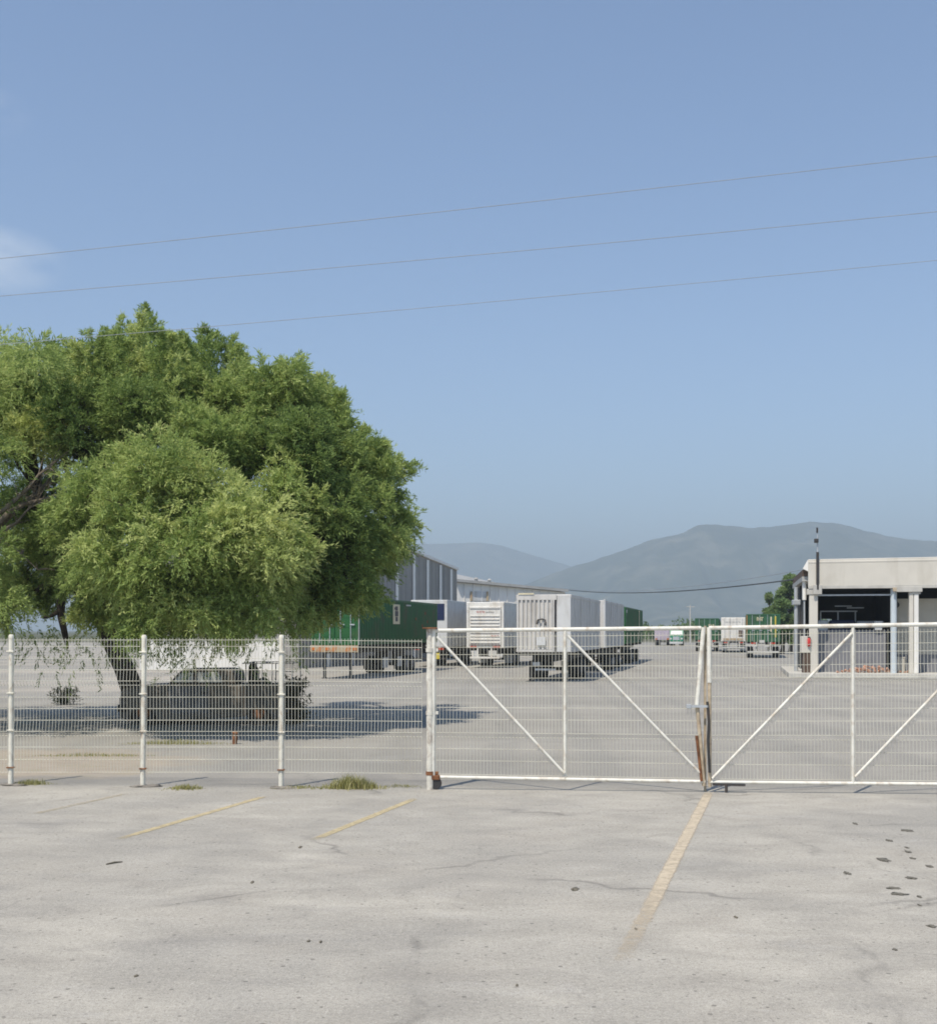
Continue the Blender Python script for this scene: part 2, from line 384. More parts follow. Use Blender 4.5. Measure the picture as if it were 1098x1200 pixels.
    net = math_(nt, 'MULTIPLY', ramp(nt, vo2.outputs['Distance'], [(.003, (1, 1, 1)), (.03, (0, 0, 0))]), ramp(nt, nz3(nt, v, .35, 4), [(.54, (0, 0, 0)), (.64, (1, 1, 1))]))
    col = mix(nt, math_(nt, 'MULTIPLY', net, .3), col, (.15, .14, .125))
    br = ramp(nt, nz3(nt, v, .5, 3), [(.48, (0, 0, 0)), (.62, (1, 1, 1))])
    ck = math_(nt, 'MULTIPLY', math_(nt, 'MULTIPLY', ck, br), .45)
    ck = math_(nt, 'MULTIPLY', ck, math_(nt, 'SUBTRACT', 1.0, math_(nt, 'MULTIPLY', ymask, .6)))
    col = mix(nt, ck, col, (.10, .095, .085))
    # bare earth behind the left fence
    def blob(cx, cy, rx, ry):
        a = math_(nt, 'MULTIPLY', math_(nt, 'SUBTRACT', X, cx), 1 / rx); c = math_(nt, 'MULTIPLY', math_(nt, 'SUBTRACT', Y, cy), 1 / ry)
        d = math_(nt, 'SQRT', math_(nt, 'ADD', math_(nt, 'MULTIPLY', a, a), math_(nt, 'MULTIPLY', c, c)))
        d = math_(nt, 'ADD', d, math_(nt, 'MULTIPLY', math_(nt, 'SUBTRACT', nz3(nt, v, .9, 5), .5), .9))
        return ramp(nt, d, [(.75, (1, 1, 1)), (1.05, (0, 0, 0))])
    earth = blob(-9.4, 22.0, 4.8, 3.0)
    ecol = ramp(nt, nz3(nt, mapped(nt, (.7, 1.6, 1)), 1.4, 6, .65), [(.3, (.27, .225, .17)), (.5, (.36, .305, .24)), (.72, (.26, .235, .15))])
    col = mix(nt, math_(nt, 'MULTIPLY', earth, .85), col, ecol)
    # pale gravel tracks at the far left
    tr = ramp(nt, nz3(nt, mapped(nt, (.05, .16, 1), (0, 0, .1)), 1.0, 4), [(.45, (0, 0, 0)), (.62, (1, 1, 1))])
    left = math_(nt, 'MULTIPLY', math_(nt, 'SUBTRACT', math_(nt, 'MULTIPLY', Y, -.07), X), .12, True)
    far = math_(nt, 'MULTIPLY', math_(nt, 'SUBTRACT', Y, 36), .08, True)
    col = mix(nt, math_(nt, 'MULTIPLY', math_(nt, 'MULTIPLY', tr, left), math_(nt, 'MULTIPLY', far, .8)), col, (.40, .36, .30))
    # fields beyond the yard
    fm = math_(nt, 'MULTIPLY', math_(nt, 'SUBTRACT', Y, 230), .02, True)
    fcol = ramp(nt, nz3(nt, v, .01, 5), [(.35, (.075, .085, .04)), (.65, (.13, .12, .07))])
    col = mix(nt, fm, col, fcol)
    nt.links.new(col, b.inputs['Base Color'])
    bn = N(nt, 'ShaderNodeBump'); bn.inputs['Strength'].default_value = .45; bn.inputs['Distance'].default_value = .012
    h = math_(nt, 'ADD', math_(nt, 'MULTIPLY', grit, .6), math_(nt, 'SUBTRACT', fine, math_(nt, 'MULTIPLY', ck, 2)))
    nt.links.new(h, bn.inputs['Height']); nt.links.new(bn.outputs[0], b.inputs['Normal'])
    mb = MB(); B = 11000
    mb.add([(-B, -40, 0), (B, -40, 0), (B, 11900, 0), (-B, 11900, 0)], [(0, 1, 2, 3)])
    o = mb.build('ground', m, recalc=False); tag(o, kind='structure')
ground()

def mountain(name, prof, Z0, depth_front, depth_back, seed, zcut=0):
    xs = np.array([p[0] for p in prof], float); ys = np.array([p[1] for p in prof], float)
    nx, ny = 260, 46
    pxs = np.linspace(xs[0], xs[-1], nx)
    hgt = (HY - np.interp(pxs, xs, ys)) / F * Z0
    # round the surveyed profile a little and give it a fine skyline
    k = np.array([1, 2, 3, 2, 1]) / 9; hgt = np.convolve(np.pad(hgt, 2, 'edge'), k, 'valid')
    vs = []; fs = []
    for j in range(ny):
        t = j / (ny - 1)
        for i in range(nx):
            X = (pxs[i] - CX) / F * Z0
            if t < .7:
                u = t / .7; Y = Z0 - depth_front * (1 - u); s = u ** 1.15
            else:
                u = (t - .7) / .3; Y = Z0 + depth_back * u; s = (1 - u) ** 1.1
            n = noise.fractal(Vector((X / 520 + seed, Y / 900, seed)), 1.0, 2.1, 5)
            n2 = abs(noise.fractal(Vector((X / 300 + 9 + seed, Y / 1500, seed)), 1.0, 2.0, 4))
            z = hgt[i] * s * (1 + .35 * n * (1 - s) * s * 4) - n2 * hgt[i] * .38 * s * (1 - s) * 2.4
            z += noise.fractal(Vector((X / 60, Y / 60, seed)), 1.0, 2.0, 3) * 4 * s
            vs.append((X, Y, max(z, -3 if j else -3)))
    for j in range(ny - 1):
        for i in range(nx - 1):
            a = j * nx + i; fs.append((a, a + 1, a + nx + 1, a + nx))
    m = bpy.data.materials.new(name + '_forest'); m.use_nodes = True; nt = m.node_tree
    b = nt.nodes['Principled BSDF']; b.inputs['Roughness'].default_value = .95; b.inputs['Specular IOR Level'].default_value = .1
    v = mapped(nt)
    col = ramp(nt, nz3(nt, v, .006, 8, .65), [(.3, (.020, .032, .014)), (.5, (.055, .065, .036)), (.7, (.17, .16, .11))])
    nt.links.new(col, b.inputs['Base Color'])
    mb = MB(); mb.add(vs, fs, True); o = mb.build(name, m, recalc=False); tag(o, kind='structure')
mountain('mountain', [(430, 739), (520, 716), (580, 698), (640, 673), (670, 661), (700, 652), (730, 642), (760, 632), (790, 627), (805, 621), (815, 613.5),
          (827, 612), (850, 615), (880, 617), (905, 614), (930, 610.5), (960, 608.5), (985, 612), (1010, 619), (1040, 626.5), (1070, 629),
          (1098, 631), (1150, 640), (1230, 655), (1330, 690), (1450, 739)], 5000, 1700, 900, 3.1)
mountain('mountain_range', [(180, 739), (280, 690), (380, 655), (440, 640), (495, 634.5), (545, 632.5), (580, 635.5), (600, 641), (640, 653), (665, 661),
          (720, 684), (800, 715), (900, 739)], 8200, 1700, 900, 8.7)

def haze():
    m = bpy.data.materials.new('haze_air'); m.use_nodes = True; nt = m.node_tree
    nt.nodes.clear(); out = N(nt, 'ShaderNodeOutputMaterial'); pv = N(nt, 'ShaderNodeVolumePrincipled')
    pv.inputs['Color'].default_value = (.555, .652, .742, 1); pv.inputs['Density'].default_value = .00029; pv.inputs['Anisotropy'].default_value = .0
    nt.links.new(pv.outputs[0], out.inputs['Volume'])
    mb = MB(); mb.box(-11200, 11200, -60, 12000, -4.5, 650)
    o = mb.build('haze', m); tag(o, kind='stuff')
haze()

# painted bay lines, worn through
def line_mat(name, col, thr, amt):
    m = bpy.data.materials.new(name); m.use_nodes = True; nt = m.node_tree
    b = nt.nodes['Principled BSDF']; b.inputs['Roughness'].default_value = .9
    v = mapped(nt); f = nz3(nt, v, 7, 7, .75, .3)
    c = ramp(nt, nz3(nt, v, 18, 4), [(.3, tuple(x * .9 for x in col)), (.7, col)])
    nt.links.new(c, b.inputs['Base Color'])
    at = N(nt, 'ShaderNodeAttribute', attribute_name='cover')
    g = math_(nt, 'ADD', f, math_(nt, 'MULTIPLY', math_(nt, 'SUBTRACT', at.outputs['Fac'], 1.0), .55))
    a = math_(nt, 'MULTIPLY', ramp(nt, g, [(thr - .3, (0, 0, 0)), (thr + .22, (1, 1, 1))]), amt)
    nt.links.new(a, b.inputs['Alpha']); return m
ML1 = line_mat('worn_yellow_paint', (.52, .43, .25), .38, .9); ML2 = line_mat('worn_tan_paint', (.54, .455, .33), .34, .95); ML3 = line_mat('very_worn_paint', (.44, .38, .26), .52, .7)
def bay_line(a, b, w, m, fade=.3):
    A, B_ = G(*a), G(*b); d = (B_ - A).normalized(); q = Vector((-d.y, d.x, 0)) * w / 2; up = Vector((0, 0, .005))
    n = 24; vs = []; cv = []
    for i in range(n + 1):
        p = A.lerp(B_, i / n); e = min(1, i / n / .06, (1 - i / n) / fade)
        for k, c in ((-1.25, 0), (-.75, 1), (0, 1), (.75, 1), (1.25, 0)):
            vs.append(p + q * (k + rng.uniform(-.05, .05)) + up); cv.append(c * (.25 + .75 * e) if e < 1 else c)
    mb = MB(); mb.add(vs, [(5 * i + k, 5 * i + k + 1, 5 * i + k + 6, 5 * i + k + 5) for i in range(n) for k in range(4)])
    o = mb.build('painted_line', m); tag(o, kind='structure')
    at = o.data.attributes.new('cover', 'FLOAT', 'POINT'); at.data.foreach_set('value', np.array(cv, np.float32))
bay_line((312, 933), (138, 984), .12, ML1, .1)
bay_line((487, 936), (366, 985), .12, ML1, .1)
bay_line((831, 928), (729, 1126), .14, ML2, .28)
bay_line((150, 930), (36, 955), .12, ML3, .1)

# ================================================================ FENCE AND GATE
def mesh_into(mb, A, B_, z_at, fold_axis, hs, folds, spacing=.052, r=.0029, top_over=.0):
    """welded mesh between ground points A and B: verticals and horizontals, horizontals at heights hs (list of fn of t)"""
    L = (B_ - A).length; n = max(2, int(L / spacing)); d = (B_ - A) / L
    nrm = Vector((d.y, -d.x, 0))
    lo, hi = hs[0], hs[-1]
    def off(k):        # pressed folds push the wire forward
        return .028 if k in folds else 0
    for i in range(n + 1):
        t = i / n; p = A.lerp(B_, t)
        pts = []
        for k, h in enumerate(hs):
            z = h(t) if callable(h) else h
            pts.append((z, off(k)))
        # verticals as straight runs with a kink at each fold pair
        keep = [pts[0]] + [pts[k] for k in range(1, len(pts) - 1) if k in folds or (k - 1) in folds or (k + 1) in folds] + [pts[-1]]
        path = [p + nrm * o + Vector((0, 0, z)) for z, o in keep]
        if top_over: path.append(path[-1] + Vector((0, 0, top_over)))
        mb.tube(path, r, 4, False, False)
    for k, h in enumerate(hs):
        za = h(0) if callable(h) else h; zb = h(1) if callable(h) else h
        o = nrm * (off(k) - r * 1.6)
        mb.tube([A + o + Vector((0, 0, za)), B_ + o + Vector((0, 0, zb))], r * 1.15, 4, False, False)

def fence():
    root = empty('mesh_fence', fence_pt(330), 'long cream welded wire mesh fence on white posts running left from the gate', 'fence')
    posts = [(-150, 745), (13.5, 746), (168.5, 746.5), (330, 746.5), (497.5, 748)]
    xs = [p[0] for p in posts]
    for px, ty in posts[:-1]:
        b = fence_pt(px); h = HH(ty, b.y)
        lean = .012 if px > 100 and px < 200 else .004
        mb = MB(); r = .041
        mb.tube([b + Vector((-lean, 0, -.05)), b + Vector((0, 0, h * .5)), b + Vector((lean, 0, h))], r, 12)
        o = mb.build('fence_post', M_post, root, True)
        cp = MB(); t = b + Vector((lean, 0, h))
        cp.tube([t + Vector((0, 0, -.03)), t + Vector((0, 0, .012)), t + Vector((0, 0, .035))], [r * 1.03, r * 1.03, r * .7], 12)
        cp.build('post_cap', M_post, o, True)
        fb = MB(); fb.v = []
        lumpy(fb, (b.x + .04, b.y, 0), (.20, .16, .028), px, 16, 7, .6)
        fb.build('footing', M_foot, o, True)
        for q in (.12, .37, .62, .9):
            cl = MB(); z = h * q; cl.cbox(b.x - .056, b.x + .056, b.y - .058, b.y + .03, z - .010, z + .010, .003)
            cl.build('clamp', M_rust if q < .3 else M_post, o, True)
    for k in range(len(xs) - 1):
        A, B_ = fence_pt(xs[k] + 5), fence_pt(xs[k + 1] - 3)
        A.y -= .045; B_.y -= .045
        top = HH(749, A.y); topb = HH(749 if k < 3 else 750.5, B_.y)
        # rows measured on the photo (height as a share of the panel)
        rows = [905, 890, 875.5, 862, 857, 844, 830.5, 817, 803, 798, 785, 771.5, 757.5, 750]
        fold = {3, 4, 8, 9, 12, 13} - {13}
        hs = []
        for y in rows:
            ha, hb = HH(y, A.y), HH(y + (1.5 if k == 3 else 0), B_.y)
            hs.append(lambda t, a=ha, b=hb: a + (b - a) * t)
        mb = MB(); mesh_into(mb, A, B_, None, None, hs, {4, 9}, .052, .0031, .03)
        mb.build('mesh_panel', M_wire, root, True)
fence()

def gate_post():
    b = G(504, 925); h = HH(737, b.y)
    root = empty('gate_post', b, 'thick flaky white post with rusty flat cap between the fence and the gate', 'post')
    mb = MB(); r = .054
    path = [b + Vector((rng.uniform(-.006, .006), rng.uniform(-.006, .006), z)) for z in np.linspace(-.05, h, 14)]
    mb.tube(path, [r * rng.uniform(.93, 1.07) for _ in path], 14)
    mb.build('post', M_flake, root, True)
    cp = MB(); cp.cbox(b.x - .115, b.x + .115, b.y - .1, b.y + .1, h + .002, h + .022, .005); cp.build('cap_plate', M_rust, root, True)
    for z in (.22, 1.15, 2.12):
        cl = MB(); cl.tube([b + Vector((.0, 0, z)), b + Vector((.0, 0, z + .06))], r * 1.22, 12); cl.cbox(b.x + .05, b.x + .13, b.y - .02, b.y + .02, z + .005, z + .055, .004)
        cl.build('hinge', M_rust if z < 1 else M_flake, root, True)
gate_post()

def gate_leaf(name, label, TL, TR, BL, BR, stile_px, diag, ZL, ZR, stilemats):
    """corners are photo pixels; ZL/ZR the depths of the two ends"""
    def pz(px): # depth along the leaf at column px (straight in plan)
        x0, x1 = TL[0], TR[0]
        A, B_ = XZ(x0, ZL), XZ(x1, ZR); k = (px - CX) / F
        t = (k * A.y - A.x) / ((B_.x - A.x) - k * (B_.y - A.y)); return A.y + (B_.y - A.y) * t
    def pt(px, py): return P(px, py, pz(px))
    def lerp_y(L, R_, px): return L[1] + (R_[1] - L[1]) * (px - L[0]) / (R_[0] - L[0])
    base = pt(*BL); base.z = 0
    root = empty(name, base, label, 'gate', 'two leaves of the yard gate')
    r = .027
    tl, tr, bl, br = pt(*TL), pt(*TR), pt(*BL), pt(*BR)
    mb = MB(); mb.tube([tl, tr], .032, 10); mb.build('top_rail', M_gate, root, True)
    mb = MB(); mb.tube([bl, br], r, 10); mb.build('bottom_rail', M_gate, root, True)
    for (a, b, m) in ((bl, tl, stilemats[0]), (br, tr, stilemats[1])):
        if m is None: continue
        mb = MB(); mb.tube([a + Vector((0, 0, -.03)), a.lerp(b, .5), b + Vector((0, 0, .03))], .034, 10); mb.build('end_stile', m, root, True)
    for sx in stile_px:
        a, b = pt(sx, lerp_y(BL, BR, sx)), pt(sx, lerp_y(TL, TR, sx))
        mb = MB(); mb.tube([a, b], .026, 8); mb.build('middle_stile', M_gate, root, True)
    for (p0, p1) in diag:
        a, b = pt(*p0) + Vector((0, -.03, 0)), pt(*p1) + Vector((0, -.03, 0))
        mb = MB(); mb.tube([a, b], .021, 8); mb.build('diagonal_brace', M_gate, root, True)
    # mesh infill, in two panels
    edges = [TL[0]] + list(stile_px) + [TR[0]]
    for e0, e1 in zip(edges[:-1], edges[1:]):
        A, B_ = pt(e0 + 3, 800), pt(e1 - 3, 800); A.z = B_.z = 0; A.y -= .0; B_.y -= .0
        def rowz(px, s):
            yt, yb = lerp_y(TL, TR, px), lerp_y(BL, BR, px); return pt(px, yb + (yt - yb) * s).z
        ss = [.02, .115, .195, .275, .305, .395, .475, .555, .65, .675, .755, .835, .885, .955]
        hs = [(lambda t, a=rowz(e0 + 3, s), b=rowz(e1 - 3, s): a + (b - a) * t) for s in ss]
        mb = MB(); mesh_into(mb, A, B_, None, None, hs, {4, 9}, .052, .0027, .05)
        mb.build('mesh_panel', M_wire, root, True)
    return root, pt
ZG = lambda px: fence_pt(px).y - .02
gl, gpt = gate_leaf('gate_leaf', 'left white mesh gate leaf braced by two diagonals, hinged on the flaky post', (508.5, 739), (821, 736), (507.5, 910.5), (826, 916),
    (662,), [((512, 746), (661, 906)), ((665, 745), (819, 905))], ZG(508), ZG(822), (M_gate, None))
# leaning, half rusted closing stile of the left leaf
a, b, c_ = gpt(824, 735), gpt(816.5, 826), gpt(824.5, 921)
mb = MB(); mb.tube([a, b], .034, 10); mb.build('closing_stile', M_gate, gl, True)
mb = MB(); mb.tube([b + Vector((.0, 0, .01)), b.lerp(c_, .5) + Vector((.005, 0, 0)), c_], .030, 10); mb.build('closing_stile', M_tanrust, gl, True)
mb = MB(); mb.tube([gpt(817, 862) + Vector((-.02, -.03, 0)), gpt(823, 915) + Vector((-.02, -.03, 0))], .022, 8); mb.build('drop_bolt', M_rust, gl, True)
w = gpt(509, 917); mb = MB(); mb.disc((w.x + .02, w.y, .095), 'y', .095, .05, 18); mb.build('caster_wheel', M_steel, gl, True)
mb = MB(); mb.cbox(w.x - .05, w.x + .09, w.y - .045, w.y + .045, .15, .22, .01); mb.build('corner_bracket', M_rust, gl, True)
gr, gpr = gate_leaf('gate_leaf', 'right white mesh gate leaf, running out of frame, braced by diagonals rising to the right', (830.5, 736), (1162, 730.5), (831, 916.5), (1162, 919.5),
    (999,), [((834, 912), (997, 742)), ((1001, 910), (1160, 744))], ZG(831), ZG(1162), (None, M_gate))
mb = MB(); mb.tube([gpr(830.5, 735), gpr(831, 800)], .034, 10); mb.build('closing_stile', M_gate, gr, True)
mb = MB(); mb.tube([gpr(831, 800), gpr(831.5, 922)], .027, 10); mb.build('closing_stile', M_tanrust, gr, True)
pa = gpr(828.5, 820); pb = gpr(830, 905); off = Vector((0, -.05, 0))
mb = MB(); mb.tube([gpr(827.8, 822) + off, gpr(829.5, 846) + off, gpr(828.5, 868) + off, gpr(830.5, 905) + off], .020, 8); mb.build('lock_rod', M_steel, gr, True)
mb = MB(); mb.beam(gpr(808, 827.5) + off, gpr(829, 827.5) + off, .035); mb.cbox(gpr(807, 827).x - .05, gpr(807, 827).x + .02, off.y + ZG(808) - .03, off.y + ZG(808) + .02, gpr(808, 830).z, gpr(808, 825).z, .004); mb.build('slide_latch', M_silver, gr, True)
mb = MB(); q = gpr(850, 921); mb.beam(gpr(834, 918.5) + off, gpr(872, 919.5) + off, .035); mb.tube([q + off + Vector((0, 0, .03)), Vector((q.x, q.y - .05, .01))], .022, 8); mb.build('ground_bolt', M_steel, gr, True)
# timber prop standing between the leaves (rusty upright seen at the top)
t0 = fence_pt(827) + Vector((0, .07, 0))
mb = MB(); mb.tube([t0, t0 + Vector((.0, 0, HH(735, t0.y) + .02))], .023, 4, False, True, .5)
solo('stop_post', mb, M_tanrust, t0, 'slim rusty brown stop post standing between the two gate leaves', 'post')
# far gate post, just right of the frame
b = fence_pt(1168); mb = MB(); mb.tube([b + Vector((0, 0, -.05)), b + Vector((0, 0, 2.6))], .06, 12)

# ================================================================ TRAILERS
def wheel_set(root, ys, w, rad=.5, rims=True, near_only=False):
    for y in ys:
        for s in (-1, 1):
            x = s * (w / 2 - .32)
            mb = MB()
            prof = [(-.28, rad * .6), (-.28, rad * .93), (-.24, rad), (-.04, rad), (-.02, rad * .85), (.02, rad * .85), (.04, rad), (.24, rad), (.28, rad * .93), (.28, rad * .6)]
            mb.disc((x, y, rad), 'x', rad, .56, 20, prof); o = mb.build('wheel', M_rubber, root)
            if rims:
                rm = MB(); rm.disc((x, y, rad), 'x', rad * .55, .57, 16, [(-.286, rad * .2), (-.286, rad * .5), (-.22, rad * .56), (.22, rad * .56), (.286, rad * .5), (.286, rad * .2)]); rm.build('rim', M_rim, o)
def under(root, L, w, z0, wheels, legs, bumper, flaps=True, beam_m=None, lamp=M_lamp):
    beam_m = beam_m or M_steel
    mb = MB()
    for s in (-.5, .5): mb.box(s - .06, s + .06, .15, L - .2, z0 - .42, z0 - .16)
    for y in np.arange(.2, L, 1.2): mb.box(-w / 2 + .05, w / 2 - .05, y, y + .1, z0 - .158, z0 - .012)
    mb.build('frame', beam_m, root)
    wheel_set(root, wheels, w)
    ax = MB()
    for y in wheels: ax.tube([(-w / 2 + .3, y, .5), (w / 2 - .3, y, .5)], .065, 8)
    y0, y1 = min(wheels), max(wheels)
    for s in (-.5, .5): ax.box(s - .05, s + .05, y0 - .5, y1 + .5, .56, z0 - .422)
    ax.build('axle', M_steel, root)
    if legs:
        for s in (-.85, .85):
            lg = MB(); lg.box(s - .07, s + .07, legs - .07, legs + .07, .32, z0 - .16); lg.box(s - .05, s + .05, legs - .05, legs + .05, .03, .32); lg.box(s - .13, s + .13, legs - .13, legs + .13, .0, .03)
            lg.build('landing_leg', M_steel, root)
    if bumper:
        bp = MB(); bp.cbox(-w / 2 + .12, w / 2 - .12, -.02, .09, .50, .62, .01)
        for s in (-.6, .6): bp.box(s - .05, s + .05, .0, .08, .62, z0 - .02)
        bp.build('bumper', bumper, root)
        for s in (-.95, -.75, .75, .95):
            tl = MB(); tl.cbox(s - .09, s + .09, -.03, .02, z0 - .20, z0 - .06, .01); tl.build('tail_light', lamp, root)
    if flaps:
        for s in (-1, 1):
            fl = MB(); x = s * (w / 2 - .34); fl.cbox(x - .28, x + .28, y0 - .72, y0 - .70, .25, .80, .004); fl.build('mudflap', M_flap if flaps == 'pale' else M_rubber, root)

def corrugated_box(mb, w, L, z0, z1, rib=.28, depth=.04, front_ribs=True):
    """container shell: corrugated long sides, flat roof"""
    zb, zt = z0 + .12, z1 - .10
    n = max(2, int((L - .3) / rib)); st = (L - .3) / n
    for s in (-1, 1):
        vs = []; x0 = s * w / 2 - s * .012
        prof = []
        for i in range(n):
            a = .15 + i * st
            prof += [(a, 0), (a + st * .32, 0), (a + st * .5, depth), (a + st * .82, depth)]
        prof.append((L - .15, 0))
        for y, d in prof: vs += [(x0 - s * d, y, zb), (x0 - s * d, y, zt)]
        mb.add(vs, [(2 * i, 2 * i + 2, 2 * i + 3, 2 * i + 1) for i in range(len(prof) - 1)])
    mb.box(-w / 2 + .06, w / 2 - .06, .13, L - .13, z1 - .085, z1 - .03)
    mb.box(-w / 2 + .06, w / 2 - .06, .1, L - .1, z0 + .06, z0 + .13)
def frame_into(mb, w, L, z0, z1):
    p = .075
    for s in (-1, 1):
        x = s * (w / 2 - p)
        for y in (p, L - p): mb.cbox(x - p, x + p, y - p, y + p, z0, z1, .012)
        mb.cbox(x - p * .8, x + p * .8, 2 * p, L - 2 * p, z0 + .002, z0 + .14, .01)
        mb.cbox(x - p * .7, x + p * .7, 2 * p, L - 2 * p, z1 - .11, z1 - .002, .01)
    for y in (p, L - p):
        mb.cbox(-w / 2 + 2 * p, w / 2 - 2 * p, y - p * .9, y + p * .9, z0 + .003, z0 + .15, .01)
        mb.cbox(-w / 2 + 2 * p, w / 2 - 2 * p, y - p * .9, y + p * .9, z1 - .115, z1 - .003, .01)
def door_end(root, w, z0, z1, m, rods=True):
    """two leaf door end with locking rods, facing the camera (y = 0)"""
    for s in (-1, 1):
        mb = MB(); x0, x1 = sorted((s * .012, s * (w / 2 - .16))); mb.cbox(x0, x1, .03, .075, z0 + .16, z1 - .13, .008)
        for z in np.linspace(z0 + .5, z1 - .5, 4): mb.cbox(x0 + .05, x1 - .05, .018, .032, z - .09, z + .09, .004)
        d = mb.build('door', m, root)
        if rods:
            rd = MB()
            for q in (.28, .78):
                x = x0 + (x1 - x0) * q; rd.tube([(x, -.01, z0 + .1), (x, -.01, z1 - .08)], .022, 6); rd.cbox(x - .03, x + .22, -.05, -.02, z0 + 1.0, z0 + 1.06, .004)
            rd.build('lock_rod', M_silver, d)

def place_row(px, Z, w):
    """near right bottom corner at column px, depth Z -> empty at near-face centre, heading along the rows"""
    c = XZ(px, Z); right = Vector((math.cos(TH), -math.sin(TH), 0)); return c - right * w / 2

def trailer_pair(px, Z, w, L, z0, z1, cm, wheels, legs, bumper, lab_c, lab_t, grp_c=None, flaps=True, face='door', beam_m=None):
    loc = place_row(px, Z, w)
    ch = empty('container_chassis', loc, lab_t, 'trailer', 'container chassis parked in the yard', -TH)
    under(ch, L, w, z0, wheels, legs, bumper, flaps, beam_m)
    ct = empty('shipping_container', loc + Vector((0, 0, z0)), lab_c, 'container', grp_c, -TH)
    h = z1 - z0
    mb = MB(); corrugated_box(mb, w, L, 0, h); mb.build('shell', cm, ct)
    mb = MB(); frame_into(mb, w, L, 0, h); mb.build('corner_frame', cm, ct)
    if face == 'door': door_end(ct, w, 0, h, cm)
    else:
        mb = MB(); n = 9; st = (w - .3) / n; prof = []
        for i in range(n):
            a = -w / 2 + .15 + i * st; prof += [(a, .03), (a + st * .3, .03), (a + st * .45, .085), (a + st * .85, .085)]
        prof.append((w / 2 - .15, .03)); vs = []
        for x, d in prof: vs += [(x, d, .13), (x, d, h - .1)]
        mb.add(vs, [(2 * i, 2 * i + 2, 2 * i + 3, 2 * i + 1) for i in range(len(prof) - 1)]); mb.build('end_panel', cm, ct)
    mb = MB(); mb.box(-w / 2 + .16, w / 2 - .16, L - .09, L - .05, .15, h - .11); mb.build('end_panel', cm, ct)
    return ct, ch

def local_panel(root, x0, x1, y0, y1, z0, z1, m, name='sign'):
    mb = MB(); mb.cbox(x0, x1, y0, y1, z0, z1, .004); return mb.build(name, m, root)

# --- left: green 53 ft container on a chassis with a tan striped beam
ct, ch = trailer_pair(420, 60, 2.5, 16.2, 1.72, HH(699, 60), M_green, (9.2, 10.5), 0, None,
    'long dark green container nearest the tree, a pale portrait sign on its side', 'chassis with a tan and orange striped end beam under the long green container', 'green containers')
mb = MB(); mb.cbox(-1.27, 1.27, -.10, .02, 1.36, 1.70, .012); bmo = mb.build('end_beam', M_tan, ch)
for x0 in (-.95, -.2, .55):
    mb = MB(); mb.plate([(x0, -.103, 1.40), (x0 + .25, -.103, 1.40), (x0 + .4, -.103, 1.66), (x0 + .15, -.103, 1.66)], (0, -.004, 0)); mb.build('stripe', M_orange, bmo)
for s in (-1.1, -.35, 1.1): local_panel(ch, s - .1, s + .1, -.125, -.10, 1.45, 1.60, M_amber, 'tail_light')
for s in (-.9, .5):
    mb = MB(); mb.box(s - .06, s + .06, 1.0, 1.12, 0, 1.30); mb.box(s - .14, s + .14, .95, 1.17, 0, .03); mb.build('landing_leg', M_steel, ch)
for y in (4.2, 7.0): local_panel(ch, 1.26, 1.285, y, y + .9, .45, 1.0, M_flap, 'mudflap')
# side sign of the green container (portrait, dark figure on pale ground)
hct = HH(699, 60) - 1.72
sg = local_panel(ct, 1.245, 1.262, 6.2, 7.55, hct - 1.35, hct - .25, M_pale)
for z0_, z1_, y0_, y1_ in ((.95, 1.2, .45, .9), (.62, .92, .35, 1.0), (.36, .60, .42, .92), (.42, .55, .25, .42)):
    local_panel(sg, 1.262, 1.268, 6.2 + y0_, 6.2 + y1_, hct - z1_, hct - z0_, M_ink, 'mark')
local_panel(ct, 1.245, 1.26, 8.9, 9.9, hct - .30, hct - .22, M_flap, 'sign')
for y, z in ((13.1, hct - .75), (12.4, hct - 1.5), (13.6, hct - 1.25), (10.9, hct - 1.1)):
    local_panel(ct, 1.24, 1.256, y, y + .25, z, z + .16, M_rust, 'rust_patch')
mb = MB(); mb.cbox(1.245, 1.275, .02, .14, .0, hct, .01); mb.build('corner_strip', M_flap, ct)

# --- white dry van behind it, navy panel at its end
def van(px, Z, w, L, z0, z1, m, lab, wheels, name='box_trailer', grp=None, bumper=None, flaps=True):
    loc = place_row(px, Z, w); rt = empty(name, loc, lab, 'trailer', grp, -TH)
    under(rt, L, w, z0, wheels, 0, bumper, flaps)
    mb = MB(); mb.cbox(-w / 2, w / 2, 0, L, z0, z1, .03); b = mb.build('body', m, rt)
    tr = MB()
    for s in (-1, 1):
        x = s * (w / 2 + .006)
        tr.cbox(x - .012, x + .012, .02, L - .02, z1 - .16, z1 - .01, .004); tr.cbox(x - .012, x + .012, .02, L - .02, z0 + .01, z0 + .16, .004)
        for y in np.arange(1.2, L, 1.2): tr.cbox(x - .010, x + .010, y - .02, y + .02, z0 + .162, z1 - .162, .002)
    tr.build('trim', m, rt)
    return rt
rt = van(524, 80, 2.5, 14, 1.35, HH(703, 80), M_whitec, 'white box trailer with a dark navy panel, squeezed between green container and ribbed trailer', (6.0, 7.3), grp='white trailers', bumper=M_steel)
zt = HH(703, 80)
local_panel(rt, .45, 1.06, -.03, -.004, zt - 1.35, zt - .25, M_navy, 'navy_panel')
mb = MB(); mb.cbox(1.10, 1.262, -.035, .10, 1.36, zt - .02, .01); mb.build('corner_post', M_whitec, rt)
local_panel(rt, .2, .75, -.12, -.03, .55, .95, M_yellow, 'yellow_box')

